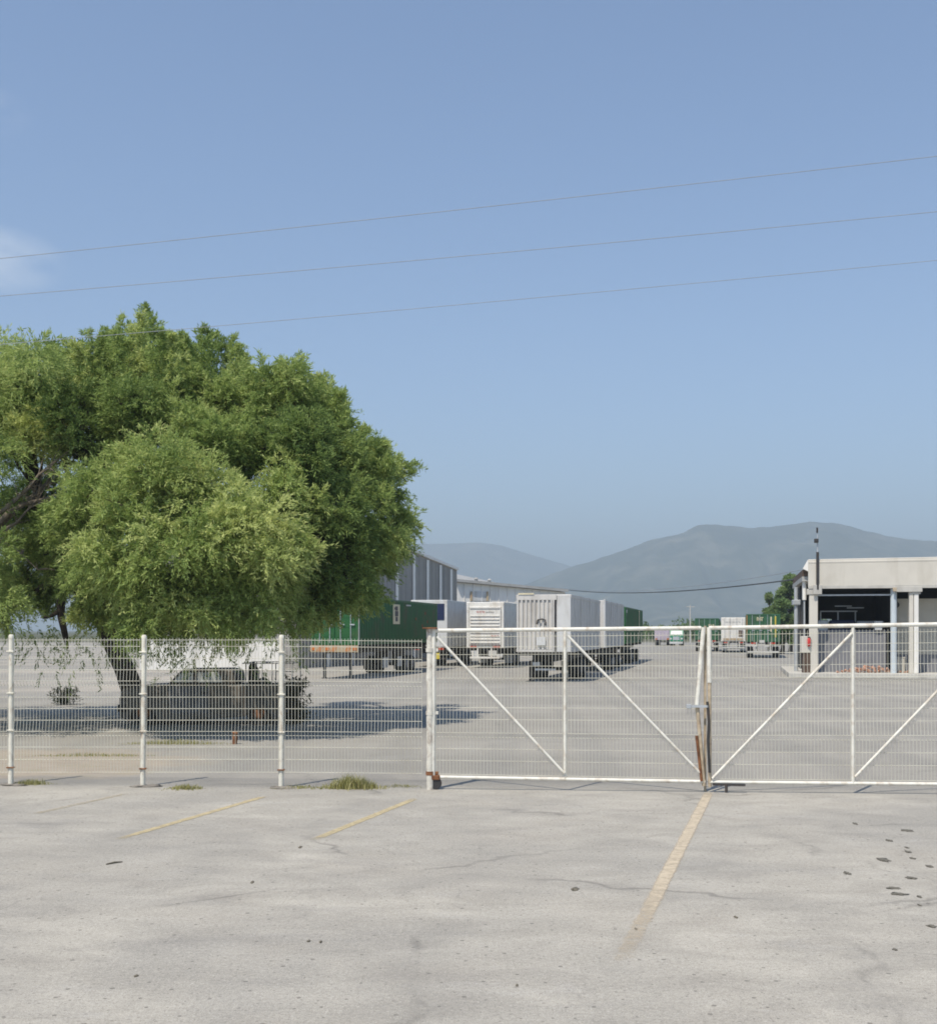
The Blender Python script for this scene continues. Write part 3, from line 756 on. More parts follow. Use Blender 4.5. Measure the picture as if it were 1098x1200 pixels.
# --- white refrigerated trailer with a ribbed end
rt = van(590.5, 78, 2.5, 15.5, 1.30, HH(705.5, 78), M_white, 'cream white trailer with a ribbed end and faint red lettering, beside the grey container', (4.2, 5.5), grp='white trailers', flaps='pale')
zt = HH(705.5, 78)
mb = MB(); mb.cbox(-1.06, 1.06, -.10, -.004, 1.52, zt - .30, .02); up = mb.build('end_panel', M_white, rt)
for i, z in enumerate(np.linspace(1.62, zt - .95, 9)):
    mb = MB(); mb.cbox(-.98, .98, -.15, -.098, z, z + .085, .015); mb.build('rib', M_white, up)
mb = MB(); mb.cbox(-1.0, 1.0, -.13, -.099, zt - .46, zt - .38, .01); mb.build('rib', M_roofm, up)
# two faint words across the top of the ribbed end: strokes of red and of dark lettering
def strokes(root, x0, x1, y, z, h, m, n, name='lettering'):
    mb = MB(); st = (x1 - x0) / n
    for i in range(n):
        a = x0 + i * st; k = i % 4
        mb.box(a, a + st * .22, y - .004, y, z, z + h)
        if k != 1: mb.box(a + st * .22, a + st * .72, y - .004, y, z + h * .8, z + h)
        if k != 3: mb.box(a + st * .22, a + st * .72, y - .004, y, z + h * .42, z + h * .58)
        if k in (0, 2): mb.box(a + st * .55, a + st * .75, y - .004, y, z, z + h * .8 if k == 0 else z + h * .42)
    return mb.build(name, m, root)
strokes(up, -.55, .05, -.10, zt - .72, .14, M_rinks, 6); strokes(up, .08, .62, -.10, zt - .72, .09, M_ink, 7)
strokes(up, .45, .95, -.152, 2.05, .10, M_rinks, 5)
for s in (-1, 1):
    mb = MB(); mb.cbox(s * 1.17 - .075, s * 1.17 + .075, -.05, .05, 1.32, zt - .02, .015); mb.build('corner_post', M_white, rt)
mb = MB(); mb.cbox(-1.0, 1.0, -.2, -.1, .62, .74, .01); mb.box(-.5, -.42, -.18, -.12, .74, 1.29); mb.box(.42, .5, -.18, -.12, .74, 1.29); mb.build('bumper', M_white, rt)
local_panel(rt, .25, .8, -.17, -.15, .78, 1.15, M_flap, 'plate')
local_panel(rt, -1.0, -.55, -.14, -.104, 1.34, 1.44, M_lamp, 'tail_light'); local_panel(rt, .55, 1.0, -.14, -.104, 1.34, 1.44, M_lamp, 'tail_light')

# --- grey pair and the green container at the head of the middle row
ZA = 56.2; z1 = HH(696.5, ZA)
rt = van(669, ZA, 2.6, 12.2, 1.42, z1, M_grey, 'big grey trailer with corrugated bulkhead, nearest of the middle row', (4.2, 5.6), grp='grey trailers in the middle row', bumper=None)
mb = MB(); n = 8; st = 1.62 / n; vs = []; prof = []
for i in range(n):
    a = -1.18 + i * st; prof += [(a, -.03), (a + st * .45, -.03), (a + st * .55, -.11), (a + st * .92, -.11)]
prof.append((.44, -.03))
for x, d in prof: vs += [(x, d, 1.56), (x, d, z1 - .26)]
mb.add(vs, [(2 * i, 2 * i + 2, 2 * i + 3, 2 * i + 1) for i in range(len(prof) - 1)])
mb.box(-1.26, .62, -.10, -.004, z1 - .255, z1 - .02); mb.box(-1.26, -1.19, -.10, -.004, 1.45, z1 - .257); mb.box(.45, .52, -.10, -.004, 1.45, z1 - .257); mb.box(-1.18, .44, -.10, -.004, 1.45, 1.555)
mb.build('bulkhead', M_grey, rt)
mb = MB(); mb.cbox(.64, 1.29, -.05, -.004, 1.45, z1 - .03, .01); mb.build('corner_panel', M_whitec, rt)
local_panel(rt, -1.2, -.45, -.14, -.02, z1 + .002, z1 + .07, M_pale, 'top_fitting')
mb = MB(); mb.tube([(.57, -.06, 1.5), (.57, -.06, z1 - .05)], .03, 6); mb.build('air_line', M_steel, rt)
local_panel(rt, -.32, .12, -.17, -.12, 1.75, 2.15, M_whitec, 'connection_box')
mb = MB(); mb.tube([(-.3, -.14, 2.75), (-.26, -.16, 2.95), (-.05, -.16, 3.0), (.1, -.16, 2.95), (.13, -.14, 2.72)], .035, 6); mb.build('hose', M_steel, rt)
for s in (-.78, .78):
    mb = MB(); mb.box(s - .07, s + .07, .9, 1.04, .03, 1.0); mb.box(s - .15, s + .15, .85, 1.1, 0, .03); mb.build('landing_leg', M_steel, rt)
mb = MB(); mb.box(-.5, .5, .5, .56, .55, .64); mb.box(-.6, -.25, .45, .5, .78, .95); mb.build('cross_bar', M_whitec, rt)
rt = van(708.5, 70.2, 2.6, 12.0, 1.42, HH(703.5, 70.2), M_grey, 'grey trailer with a pale corner strip, behind the corrugated one in the middle row', (4.5, 5.9, 9.5), grp='grey trailers in the middle row', bumper=None)
z1 = HH(703.5, 70.2); mb = MB(); mb.cbox(1.22, 1.335, -.03, .55, 1.44, z1 + .05, .01); mb.build('corner_post', M_whitec, rt)
ct, ch = trailer_pair(733, 84.5, 2.6, 15.5, 1.5, HH(711, 84.5), M_green, (5.0, 6.3, 11.5), 2.2, M_steel,
    'dark green container with pitted front edge at the far end of the middle row', 'dark chassis under the green container at the far end of the middle row', 'green containers')
hz = HH(711, 84.5) - 1.5
for z in (.5, 1.0, 1.5, 2.0): local_panel(ct, 1.26, 1.33, .02, .3, z, z + .25, M_greenf, 'hinge')
local_panel(ct, 1.31, 1.335, .25, .9, hz - .42, hz - .2, M_flap, 'sign')
mb = MB(); mb.cbox(1.30, 1.325, 11.6, 12.0, .2, hz - .1, .005); mb.build('corner_strip', M_pale, ct)

# --- far group by the gate to the fields
ct, ch = trailer_pair(842, 140, 2.75, 12.2, 1.35, HH(724.5, 140), M_greenf, (1.6, 2.9), 0, M_flap,
    'small distant green container left of the far white trailer', 'distant chassis carrying the green container left of the far white trailer', 'green containers')
hz = HH(724.5, 140) - 1.35
strokes(ct, .2, .9, .0, hz - 1.0, .3, M_pale, 3, 'number')
rt = van(873.5, 132, 2.65, 13, 1.25, HH(723.5, 132), M_white, 'distant cream trailer between two green containers, door end showing', (1.6, 2.9), grp='white trailers', bumper=M_flap, flaps='pale')
zt = HH(723.5, 132)
for s in (-1, 1):
    x0, x1 = sorted((s * .012, s * 1.2)); d = local_panel(rt, x0, x1, -.05, -.004, 1.32, zt - .12, M_white, 'door')
    mb = MB(); mb.tube([(s * .35, -.075, 1.3), (s * .35, -.075, zt - .1)], .025, 6); mb.tube([(s * .95, -.075, 1.3), (s * .95, -.075, zt - .1)], .025, 6); mb.build('lock_rod', M_silver, d)
strokes(rt, -.85, .8, -.055, zt - .62, .16, M_roofm, 9)
local_panel(rt, .55, 1.05, -.07, -.052, 1.75, 2.5, M_brown, 'sign'); local_panel(rt, -1.1, 1.1, -.07, -.052, 1.36, 1.62, M_tan, 'reflector_strip')
ct, ch = trailer_pair(914, 106, 2.95, 12.2, 1.45, HH(719.5, 106), M_greenf, (1.6, 2.9), 0, M_flap,
    'green container with pale lettering and a yellow rod, just left of the trees', 'chassis with pale mudflaps under the green container just left of the trees', 'green containers')
hz = HH(719.5, 106) - 1.45
strokes(ct, -.55, .05, .0, hz - .62, .34, M_pale, 4, 'lettering')
mb = MB(); mb.cbox(.62, .74, -.07, -.045, .9, hz - .25, .01); mb.build('lock_rod', M_pale, ct)
mb = MB(); mb.cbox(1.0, 1.12, -.07, -.045, .4, hz - .2, .01); mb.build('lock_rod', M_yellow, ct)
mb = MB(); mb.cbox(-1.45, -1.38, -.03, .0, .1, hz - .1, .008); mb.build('corner_strip', M_orange, ct)
for x in (-.95, .1): local_panel(ch, x, x + .42, -.12, -.02, 1.02, 1.18, M_flap, 'plate')
local_panel(ch, -.35, .1, -.12, -.02, 1.36, 1.6, M_flap, 'plate')

# --- two small trucks at the end of the yard
def small_truck(px, Z, w, h, face_m, top_m, label, hood=False):
    loc = XZ(px, Z); rt = empty('parked_truck', loc, label, 'truck', 'trucks parked at the far end of the yard', -TH)
    L = 6.5
    if not hood:
        mb = MB(); mb.cbox(-w / 2, w / 2, 0, L, .9, h - .25, .05); mb.build('cargo_box', face_m, rt)
        mb = MB(); mb.cbox(-w / 2 - .02, w / 2 + .02, -.02, L, h - .248, h, .04); mb.build('roof', top_m, rt)
        for s in (-1, 1):
            local_panel(rt, s * .95 - .16, s * .95 + .16, -.06, -.003, .95, 1.2, M_amber, 'tail_light')
            x0, x1 = sorted((s * .03, s * (w / 2 - .12))); local_panel(rt, x0, x1, -.03, -.003, 1.25, h - .4, face_m, 'door')
        mb = MB(); mb.cbox(-w / 2 + .1, w / 2 - .1, -.1, .0, .55, .72, .01); mb.build('bumper', M_steel, rt)
    else:
        mb = MB(); mb.plate([(-w / 2, 0, .75), (-w / 2, 0, 1.55), (-w / 2, 1.3, 1.75), (-w / 2, 1.75, h), (-w / 2, 3.6, h), (-w / 2, 3.6, .75)], (w, 0, 0)); mb.build('cab', face_m, rt)
        mb = MB(); mb.plate([(-w / 2 + .15, 1.32, 1.82), (w / 2 - .15, 1.32, 1.82), (w / 2 - .2, 1.70, h - .12), (-w / 2 + .2, 1.70, h - .12)], (0, -.03, .012)); mb.build('windscreen', M_glass, rt)
        local_panel(rt, -.5, .5, -.04, -.003, .95, 1.5, M_silver, 'grille')
        for s in (-.85, .85): local_panel(rt, s - .17, s + .17, -.04, -.003, 1.05, 1.3, M_whitec, 'headlight')
        mb = MB(); mb.cbox(-w / 2, w / 2, -.25, -.05, .35, .68, .03); mb.build('bumper', M_whitec, rt)
        mb = MB(); mb.box(-.45, .45, 3.6, L, .7, .95); mb.build('frame', M_steel, rt)
    wheel_set(rt, (1.1, L - 1.2), w, .5)
    return rt
small_truck(775.5, 196, 2.45, HH(735.5, 196), M_lilac, M_red, 'distant box truck with lilac doors and a red roof edge')
small_truck(792, 190, 2.1, HH(738.5, 190), M_teal, M_teal, 'distant green truck cab with white bumper, right of the lilac box truck', True)

# ================================================================ BUILDINGS
def warehouse():
    # grey clad hall: long facade in plan from A (far) to B (near, hidden by the tree)
    A, B_ = XZ(535.5, 105), XZ(350, 77.6)
    za, zb = HH(667.5, 105), HH(592, 77.6)
    root = empty('warehouse', B_, 'tall grey clad warehouse with pale vertical strips behind the green container', 'building')
    d = (A - B_); L = d.length; d = d / L; n = Vector((d.y, -d.x, 0))     # towards the yard
    def at(t, z, o=0): p = B_.lerp(A, t) + n * o; p.z = z; return p
    top = lambda t: zb + (za - zb) * t
    mb = MB(); back = -n * 12
    pts = [at(0, 0), at(1, 0), at(1, za), at(0, zb)]
    mb.plate(pts, back); mb.build('wall', M_wgrey, root, True)
    # cladding ribs
    rb = MB()
    k = int(L / .9)
    for i in range(k):
        t = (i + .5) / k; p, q = at(t, 0, .012), at(t, top(t) - .15, .012)
        rb.tube([p, q], .012, 4, False, False)
    rb.build('cladding_rib', M_wgrey, root, True)
    # pale strips at the columns read off the photograph
    for px in (528.0, 515.5, 500.5, 484.5, 464.5, 440, 412, 384):
        k_ = (px - CX) / F; t = (k_ * B_.y - B_.x) / ((A.x - B_.x) - k_ * (A.y - B_.y))
        w = .22
        m2 = MB(); p0, p1 = at(t - w / L, 0, .035), at(t + w / L, 0, .035); p2, p3 = at(t + w / L, top(t) - .2, .035), at(t - w / L, top(t) - .2, .035)
        m2.plate([p0, p1, p2, p3], n * .06); m2.build('pale_strip', M_wlight, root, True)
    # roof trim
    tr = MB(); tr.tube([at(0, zb + .05, .06), at(1, za + .05, .06)], .16, 4, False, True, .5); tr.build('roof_trim', M_wlight, root, True)
    return A
WA = warehouse()
def white_hall():
    A, B_ = XZ(534, 113), XZ(662, 117.5)
    root = empty('white_hall', A, 'low white industrial hall with a weathered grey roof beyond the trailers', 'building')
    za, zb = HH(682, 113), HH(694, 117.5)
    d = (B_ - A); L = d.length; d /= L; n = Vector((d.y, -d.x, 0))
    def at(t, z, o=0): p = A.lerp(B_, t) + n * o; p.z = z; return p
    mb = MB(); mb.plate([at(0, 0), at(1, 0), at(1, zb), at(0, za)], -n * 24); mb.build('wall', M_wwhite, root, True)
    # pitched roof rising away from the eave
    ea, eb = at(-.01, za + .02, .5), at(1.01, zb + .02, .5)
    ra, rb = at(-.01, HH(667.5, 122), -9), at(1.01, HH(693, 126), -9)
    ba, bb = at(-.01, za, -24), at(1.01, zb, -24)
    mb = MB(); mb.add([ea, eb, rb, ra, ba, bb] + [p + Vector((0, 0, .25)) for p in (ea, eb, rb, ra, ba, bb)],
        [(0, 3, 2, 1), (3, 4, 5, 2), (6, 7, 8, 9), (9, 8, 11, 10), (0, 1, 7, 6), (4, 10, 11, 5), (0, 6, 9, 3), (3, 9, 10, 4), (1, 2, 8, 7), (2, 5, 11, 8)])
    mb.build('roof', M_roofm, root, True)
    for t in (.2, .32):
        mb = MB(); p = at(t, 0, -.5); z = za + (zb - za) * t
        mb.tube([p + Vector((0, 0, z - .1)), p + Vector((0, 0, z + .5))], .16, 8); mb.tube([p + Vector((0, 0, z + .5)), p + Vector((0, 0, z + .65))], [.24, .1], 8); mb.build('roof_vent', M_roofm, root, True)
    # barred window above the ribbed trailer
    def tof(px): k = (px - CX) / F; return (k * A.y - A.x) / ((B_.x - A.x) - k * (B_.y - A.y))
    t0, t1 = tof(552), tof(571); zt0 = HH(693, at(t0, 0).y); zl = HH(704, at(t0, 0).y)
    for t in (t0, t1):
        mb = MB(); p = at(t, zl, .03); q = at(t, zt0, .03); mb.tube([p, q], .14, 4, False, True, .5); mb.build('window_jamb', M_tan, root, True)
    mb = MB(); mb.plate([at(t0, zl, .02), at(t1, zl, .02), at(t1, zt0, .02), at(t0, zt0, .02)], n * .03); mb.build('window', M_whitec, root, True)
    for t in np.linspace(0, 1, 14):
        mb = MB(); mb.tube([at(t, 0, .04), at(t, za + (zb - za) * t - .1, .04)], .05, 4, False, False); mb.build('panel_joint', M_wlight, root, True)
white_hall()

def office():
    """open white service building on the right with a deep fascia"""
    Z0 = 62.5; right = Vector((math.cos(TH), -math.sin(TH), 0)); A = XZ(948, Z0)
    root = empty('service_building', A, 'white flat roofed open building with deep cream fascia and dark bay at the right edge', 'building', rz=-TH)
    # local frame: x along the front, y back
    L, D = 16, 11
    def lx(px):                                  # local x of a column on the front plane
        k = (px - CX) / F; return (k * A.y - A.x) / (right.x - k * right.y)
    def zz(py, px): p = A + right * lx(px); return HH(py, p.y)
    zf0, zf1 = zz(688.5, 1020), zz(656.5, 945)
    zf1b = zz(653.5, 1098) ; x98 = lx(1098)
    slope = (zf1b - zf1) / x98
    zr = lambda x: zf1 + slope * x
    mb = MB(); x0, x1 = lx(946.3), L
    vs = [(x0, -.35, zf0), (x1, -.35, zf0), (x1, -.35, zr(x1)), (x0, -.35, zr(x0))]
    mb.plate(vs, (0, .30, 0)); f = mb.build('fascia', M_cream, root)
    mb = MB(); mb.plate([(x0 + .02, -.37, zf0 - .05), (L, -.37, zf0 - .05), (L, -.37, zf0 + .10), (x0 + .02, -.37, zf0 + .10)], (0, .015, 0)); mb.build('drip_edge', M_conc, root)
    # rounded upper end of the fascia
    mb = MB(); xe = lx(940)
    mb.plate([(xe, -.34, zr(xe) - .45), (x0 - .004, -.34, zr(x0) - .60), (x0 - .004, -.34, zr(x0)), (xe + .25, -.34, zr(xe) + .0)], (0, .28, 0)); mb.build('fascia_end', M_wwhite, root)
    mb = MB(); mb.tube([(x0 + .01, -.20, zr(x0) - .135), (L, -.20, zr(L) - .135)], .165, 16); mb.build('rounded_coping', M_cream, root)
    mb = MB(); mb.box(x0 - .3, L, -.045, D, zf0 + .35, zf0 + .60); mb.build('roof', M_roofm, root)
    # brown boards and posts at the open left side
    mb = MB(); mb.box(x0 - .28, x0 + .02, -.03, D, zf0 + .62, zf1 - .5); mb.build('side_boarding', M_brown, root)
    for y, m in ((3.5, M_steel), (6.5, M_steel), (10.8, M_steel)):
        mb = MB(); mb.box(x0 - .1, x0 + .08, y, y + .18, 0, zf0 + .345); mb.build('side_post', m, root)
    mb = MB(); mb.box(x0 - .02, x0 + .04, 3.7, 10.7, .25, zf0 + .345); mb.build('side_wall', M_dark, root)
    # plinth, back wall, inner low wall
    mb = MB(); mb.cbox(x0 - 1.0, L, -.9, D, 0, .26, .02); mb.build('plinth', M_conc, root)
    xb, xc = lx(958), lx(1050)
    # back wall with two unglazed openings to the daylight behind
    def lb(px): k = (px - CX) / F; q = A + ROW * D; return (k * q.y - q.x) / (right.x - k * right.y)
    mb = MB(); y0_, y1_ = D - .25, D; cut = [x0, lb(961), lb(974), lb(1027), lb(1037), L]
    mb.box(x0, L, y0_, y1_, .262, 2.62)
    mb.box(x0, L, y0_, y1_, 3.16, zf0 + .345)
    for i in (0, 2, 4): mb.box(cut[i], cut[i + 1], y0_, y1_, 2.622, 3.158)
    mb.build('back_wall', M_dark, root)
    mb = MB(); mb.box(xb, xc - .4, .9, 1.1, .262, HH(738.5, Z0)); mb.build('low_wall', M_bay, root)
    mb = MB(); mb.box(xb, xc, .05, .15, zf0 - .42, zf0 - .34); mb.build('bay_rail', M_silver, root)
    for i in range(7):
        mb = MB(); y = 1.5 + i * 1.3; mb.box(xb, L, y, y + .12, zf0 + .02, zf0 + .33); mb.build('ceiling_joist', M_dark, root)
    for px, z in ((985, zf0 - .9), (1000, zf0 - 1.0)):
        mb = MB(); x = lx(px); mb.box(x, x + .9, 4, 4.1, z, z + .05); mb.build('ceiling_lamp', M_silver, root)
    # light from the far side of the shed, a shelf rack and hung gear deep in the bay
    for px in (968, 990, 1012):
        mb = MB(); x = lx(px); mb.box(x, x + .07, 5, 5.07, .262, 3.5); mb.build('rack_upright', M_silver, root)
    for z in (1.2, 2.1, 2.75, 3.5):
        mb = MB(); mb.box(lx(968), lx(1012) + .1, 4.6, 4.99, z, z + .06); mb.build('rack_shelf', M_silver, root)
    # partition and roller doors in the right bay
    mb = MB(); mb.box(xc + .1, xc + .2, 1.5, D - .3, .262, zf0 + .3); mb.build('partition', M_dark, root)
    mb = MB(); mb.box(xc + .2, L, 1.6, 1.75, 1.2, zf0 - .55); rd = mb.build('roller_door', M_beige, root)
    g = MB()
    for z in np.arange(1.3, zf0 - .6, .18): g.box(xc + .22, L, 1.585, 1.6, z, z + .02)
    g.build('slat', M_beige, rd)
    mb = MB(); mb.box(xc + .2, L, 1.62, 1.75, .262, 1.19); mb.build('door_base', M_bay, root)
    # columns
    for px0, px1, m, nm in ((947.5, 957.5, M_cream, 'column'), (1064, 1069, M_cream, 'column'), (1069.6, 1075, M_wwhite, 'column')):
        mb = MB(); a, b = lx(px0), lx(px1); mb.cbox(a, b, -.30, .10, .262, zf0 - .052, .02); o = mb.build(nm, m, root)
        if px1 > 1070 or px0 < 1000:
            cp = MB(); cp.cbox(a - .12, b + .10, -.34, .13, zf0 - .36, zf0 - .054, .02); cp.build('capital', M_conc, o)
    mb = MB(); x = lx(1046.5); mb.tube([(x, -.05, .262), (x, -.05, zf0 - .06)], .16, 12); mb.build('round_column', M_bluep, root)
    mb = MB(); mb.cbox(lx(1045), lx(1079), -.40, -.372, zf0 - .25, zf0 + .02, .01); mb.build('lintel', M_conc, root)
    mb = MB(); mb.cbox(lx(1044.5), lx(1049), -.43, -.402, zf0 - .22, zf0 - .02, .01); mb.build('rust_patch', M_tanrust, root)
    # camera or lamp on the beige door
    mb = MB(); x = lx(1054); mb.tube([(x, 1.55, zz(708, 1054)), (x, 1.35, zz(708, 1054))], .16, 10); mb.build('wall_lamp', M_steel, root)
    return root, lx, zz, A, right, zf0
OFF, lx, zz, OA, ORT, ZF0 = office()
def off_w(px, y, z): return OA + ORT * lx(px) + ROW * y + Vector((0, 0, z))

def mast():
    b = off_w(957, -.42, ZF0 - .1); root = empty('antenna_mast', b, 'thin dark antenna mast fixed to the fascia corner of the white building', 'mast')
    top = HH(620, b.y)
    mb = MB(); mb.tube([b, b + Vector((0, 0, (top - b.z) * .62))], .075, 8); mb.build('pole', M_steel, root, True)
    mb = MB(); mb.tube([b + Vector((0, 0, (top - b.z) * .62)), Vector((b.x, b.y, top))], [.045, .02], 6); mb.build('whip', M_silver, root, True)
    k = b + Vector((-.06, -.05, HH(634, b.y) - b.z)); mb = MB(); mb.cbox(k.x - .12, k.x + .08, k.y - .1, k.y + .1, k.z - .1, k.z + .12, .03); mb.build('bracket', M_steel, root, True)
    mb = MB(); q = HH(621, b.y); mb.tube([(b.x - .02, b.y, q - .15), (b.x - .02, b.y, q + .12)], .05, 6); mb.build('tip', M_steel, root, True)
    mb = MB(); mb.cbox(b.x - .22, b.x + .22, b.y - .05, b.y + .05, b.z - .25, b.z + .25, .02); mb.build('base_bracket', M_conc, root, True)
mast()
# pipes, cabinet and extinguisher at the left end
b = off_w(934.6, 2.0, 0); mb = MB()
root = empty('vent_pipe', b, 'slim galvanised pipe standing at the left end of the white building', 'pipe')
mb.tube([b, b + Vector((0, 0, HH(688, b.y)))], .11, 10); mb.build('pipe', M_silver, root, True)
mb = MB(); z = HH(706, b.y); mb.cbox(b.x - .2, b.x + .2, b.y - .2, b.y + .2, z - .14, z + .14, .03); mb.build('junction_box', M_silver, root, True)
b = off_w(942.5, .25, 0); root = empty('downpipe', b, 'white downpipe hanging high on the left end of the white building', 'pipe')
mb = MB(); mb.tube([Vector((b.x, b.y, HH(703, b.y))), Vector((b.x, b.y, HH(679, b.y)))], .11, 10); mb.build('upper_pipe', M_wwhite, root, True)
mb = MB(); mb.tube([Vector((b.x, b.y, .26)), Vector((b.x, b.y, HH(703, b.y) - .005))], .05, 8); mb.build('lower_pipe', M_silver, root, True)
b = off_w(942, -.25, .26); mb = MB()
root = empty('meter_cabinet', b, 'small cream meter cabinet on a brown plinth left of the corner column', 'cabinet')
mb = MB(); mb.cbox(b.x - .2, b.x + .26, b.y - .18, b.y + .18, HH(765, b.y), HH(745.5, b.y), .02); mb.build('cabinet', M_cream, root, True)
mb = MB(); mb.box(b.x - .1, b.x + .26, b.y - .15, b.y + .15, .262, HH(765, b.y) - .002); mb.build('plinth', M_brown, root, True)
b = off_w(946.8, -.42, 0); zc = HH(752, b.y)
root = empty('fire_extinguisher', Vector((b.x, b.y, zc)), 'red fire extinguisher hung on the corner column of the white building', 'extinguisher')
mb = MB(); mb.tube([(b.x, b.y, zc - .24), (b.x, b.y, zc - .2), (b.x, b.y, zc + .12), (b.x, b.y, zc + .2)], [.07, .10, .10, .04], 12); mb.build('cylinder', M_red, root, True)
mb = MB(); mb.cbox(b.x - .06, b.x + .06, b.y - .03, b.y + .03, zc + .2, zc + .27, .01); mb.tube([(b.x + .05, b.y, zc + .24), (b.x + .13, b.y, zc + .1), (b.x + .11, b.y, zc - .1)], .015, 6); mb.build('valve', M_steel, root, True)
# things stored in the dark bay
def crate(px, y, z, w, h, m, label):
    b = off_w(px, y, z); mb = MB(); root = empty('storage_crate', b, label, 'crate', 'things stored in the dark bay', -TH)
    mb = MB(); mb.cbox(-w / 2, w / 2, 0, .5, 0, h, .02); mb.build('box', m, root)
    mb = MB(); mb.cbox(-w / 2 - .015, w / 2 + .015, -.015, .515, h + .002, h + .05, .01); mb.build('lid', m, root)
zl = HH(738.5, 62.5)
crate(1031, .75, zl, .36, .42, M_whitec, 'small pale box on the low wall, beside the blue column')
crate(1056, 1.05, .262, .6, .75, M_beige, 'beige crate on the floor right of the blue column')
mb = MB(); q = off_w(963, .75, zl)
root = empty('machine', q, 'dark machine with pale parts standing behind the low wall of the bay', 'machine', rz=-TH)
mb = MB(); mb.cbox(.6, 1.9, 2.0, 3.2, -zl + .262, .55, .08); mb.build('body', M_navy, root)
mb = MB(); mb.cbox(.0, .5, 1.9, 2.4, -.1, .55, .05); mb.build('panel', M_silver, root)
mb = MB(); mb.cbox(2.0, 3.4, 2.1, 2.4, .1, .5, .05); mb.build('panel', M_silver, root)
# orange rubble on the plinth
def rubble():
    b = off_w(1018, .2, .262); root = None; mb = MB()
    for i in range(70):
        x = rng.gauss(0, .75); y = rng.uniform(-.25, .4); s = rng.uniform(.04, .11); z = max(0, .30 * (1 - abs(x) / 1.6) * rng.random())
        c = Vector((x, y, z + s * .5)); q = Matrix.Rotation(rng.uniform(0, 3), 3, Vector((rng.random(), rng.random(), rng.random())).normalized())
        vs = [c + q @ Vector((a * s, b_ * s * .6, d * s * .4)) for d in (-1, 1) for b_ in (-1, 1) for a in (-1, 1)]
        mb.add(vs, [(0, 2, 3, 1), (4, 5, 7, 6), (0, 1, 5, 4), (2, 6, 7, 3), (0, 4, 6, 2), (1, 3, 7, 5)])
    o = mb.build('rubble_heap', M_brick); o.location = b; tag(o, 'heap of orange brick rubble on the plinth in front of the low wall', 'rubble', kind='stuff')
rubble()

# white block wall behind the pickup
def low_wall():
    A, B_ = XZ(164, 74.5), XZ(328, 74.5); root = empty('block_wall', A, 'low whitewashed block wall seen behind the wrecked pickup', 'wall')
    d = (B_ - A).normalized(); n = Vector((d.y, -d.x, 0)); mb = MB(); h = HH(750, 74.5)
    mb.plate([A, B_, B_ + Vector((0, 0, h)), A + Vector((0, 0, h))], -n * .22); mb.build('blockwork', M_wwhite, root, True)
    mb = MB(); mb.plate([A + n * .04 + Vector((0, 0, h + .002)), B_ + n * .04 + Vector((0, 0, h + .002)), B_ - n * .26 + Vector((0, 0, h + .002)), A - n * .26 + Vector((0, 0, h + .002))], (0, 0, .1)); mb.build('coping', M_conc, root, True)
low_wall()

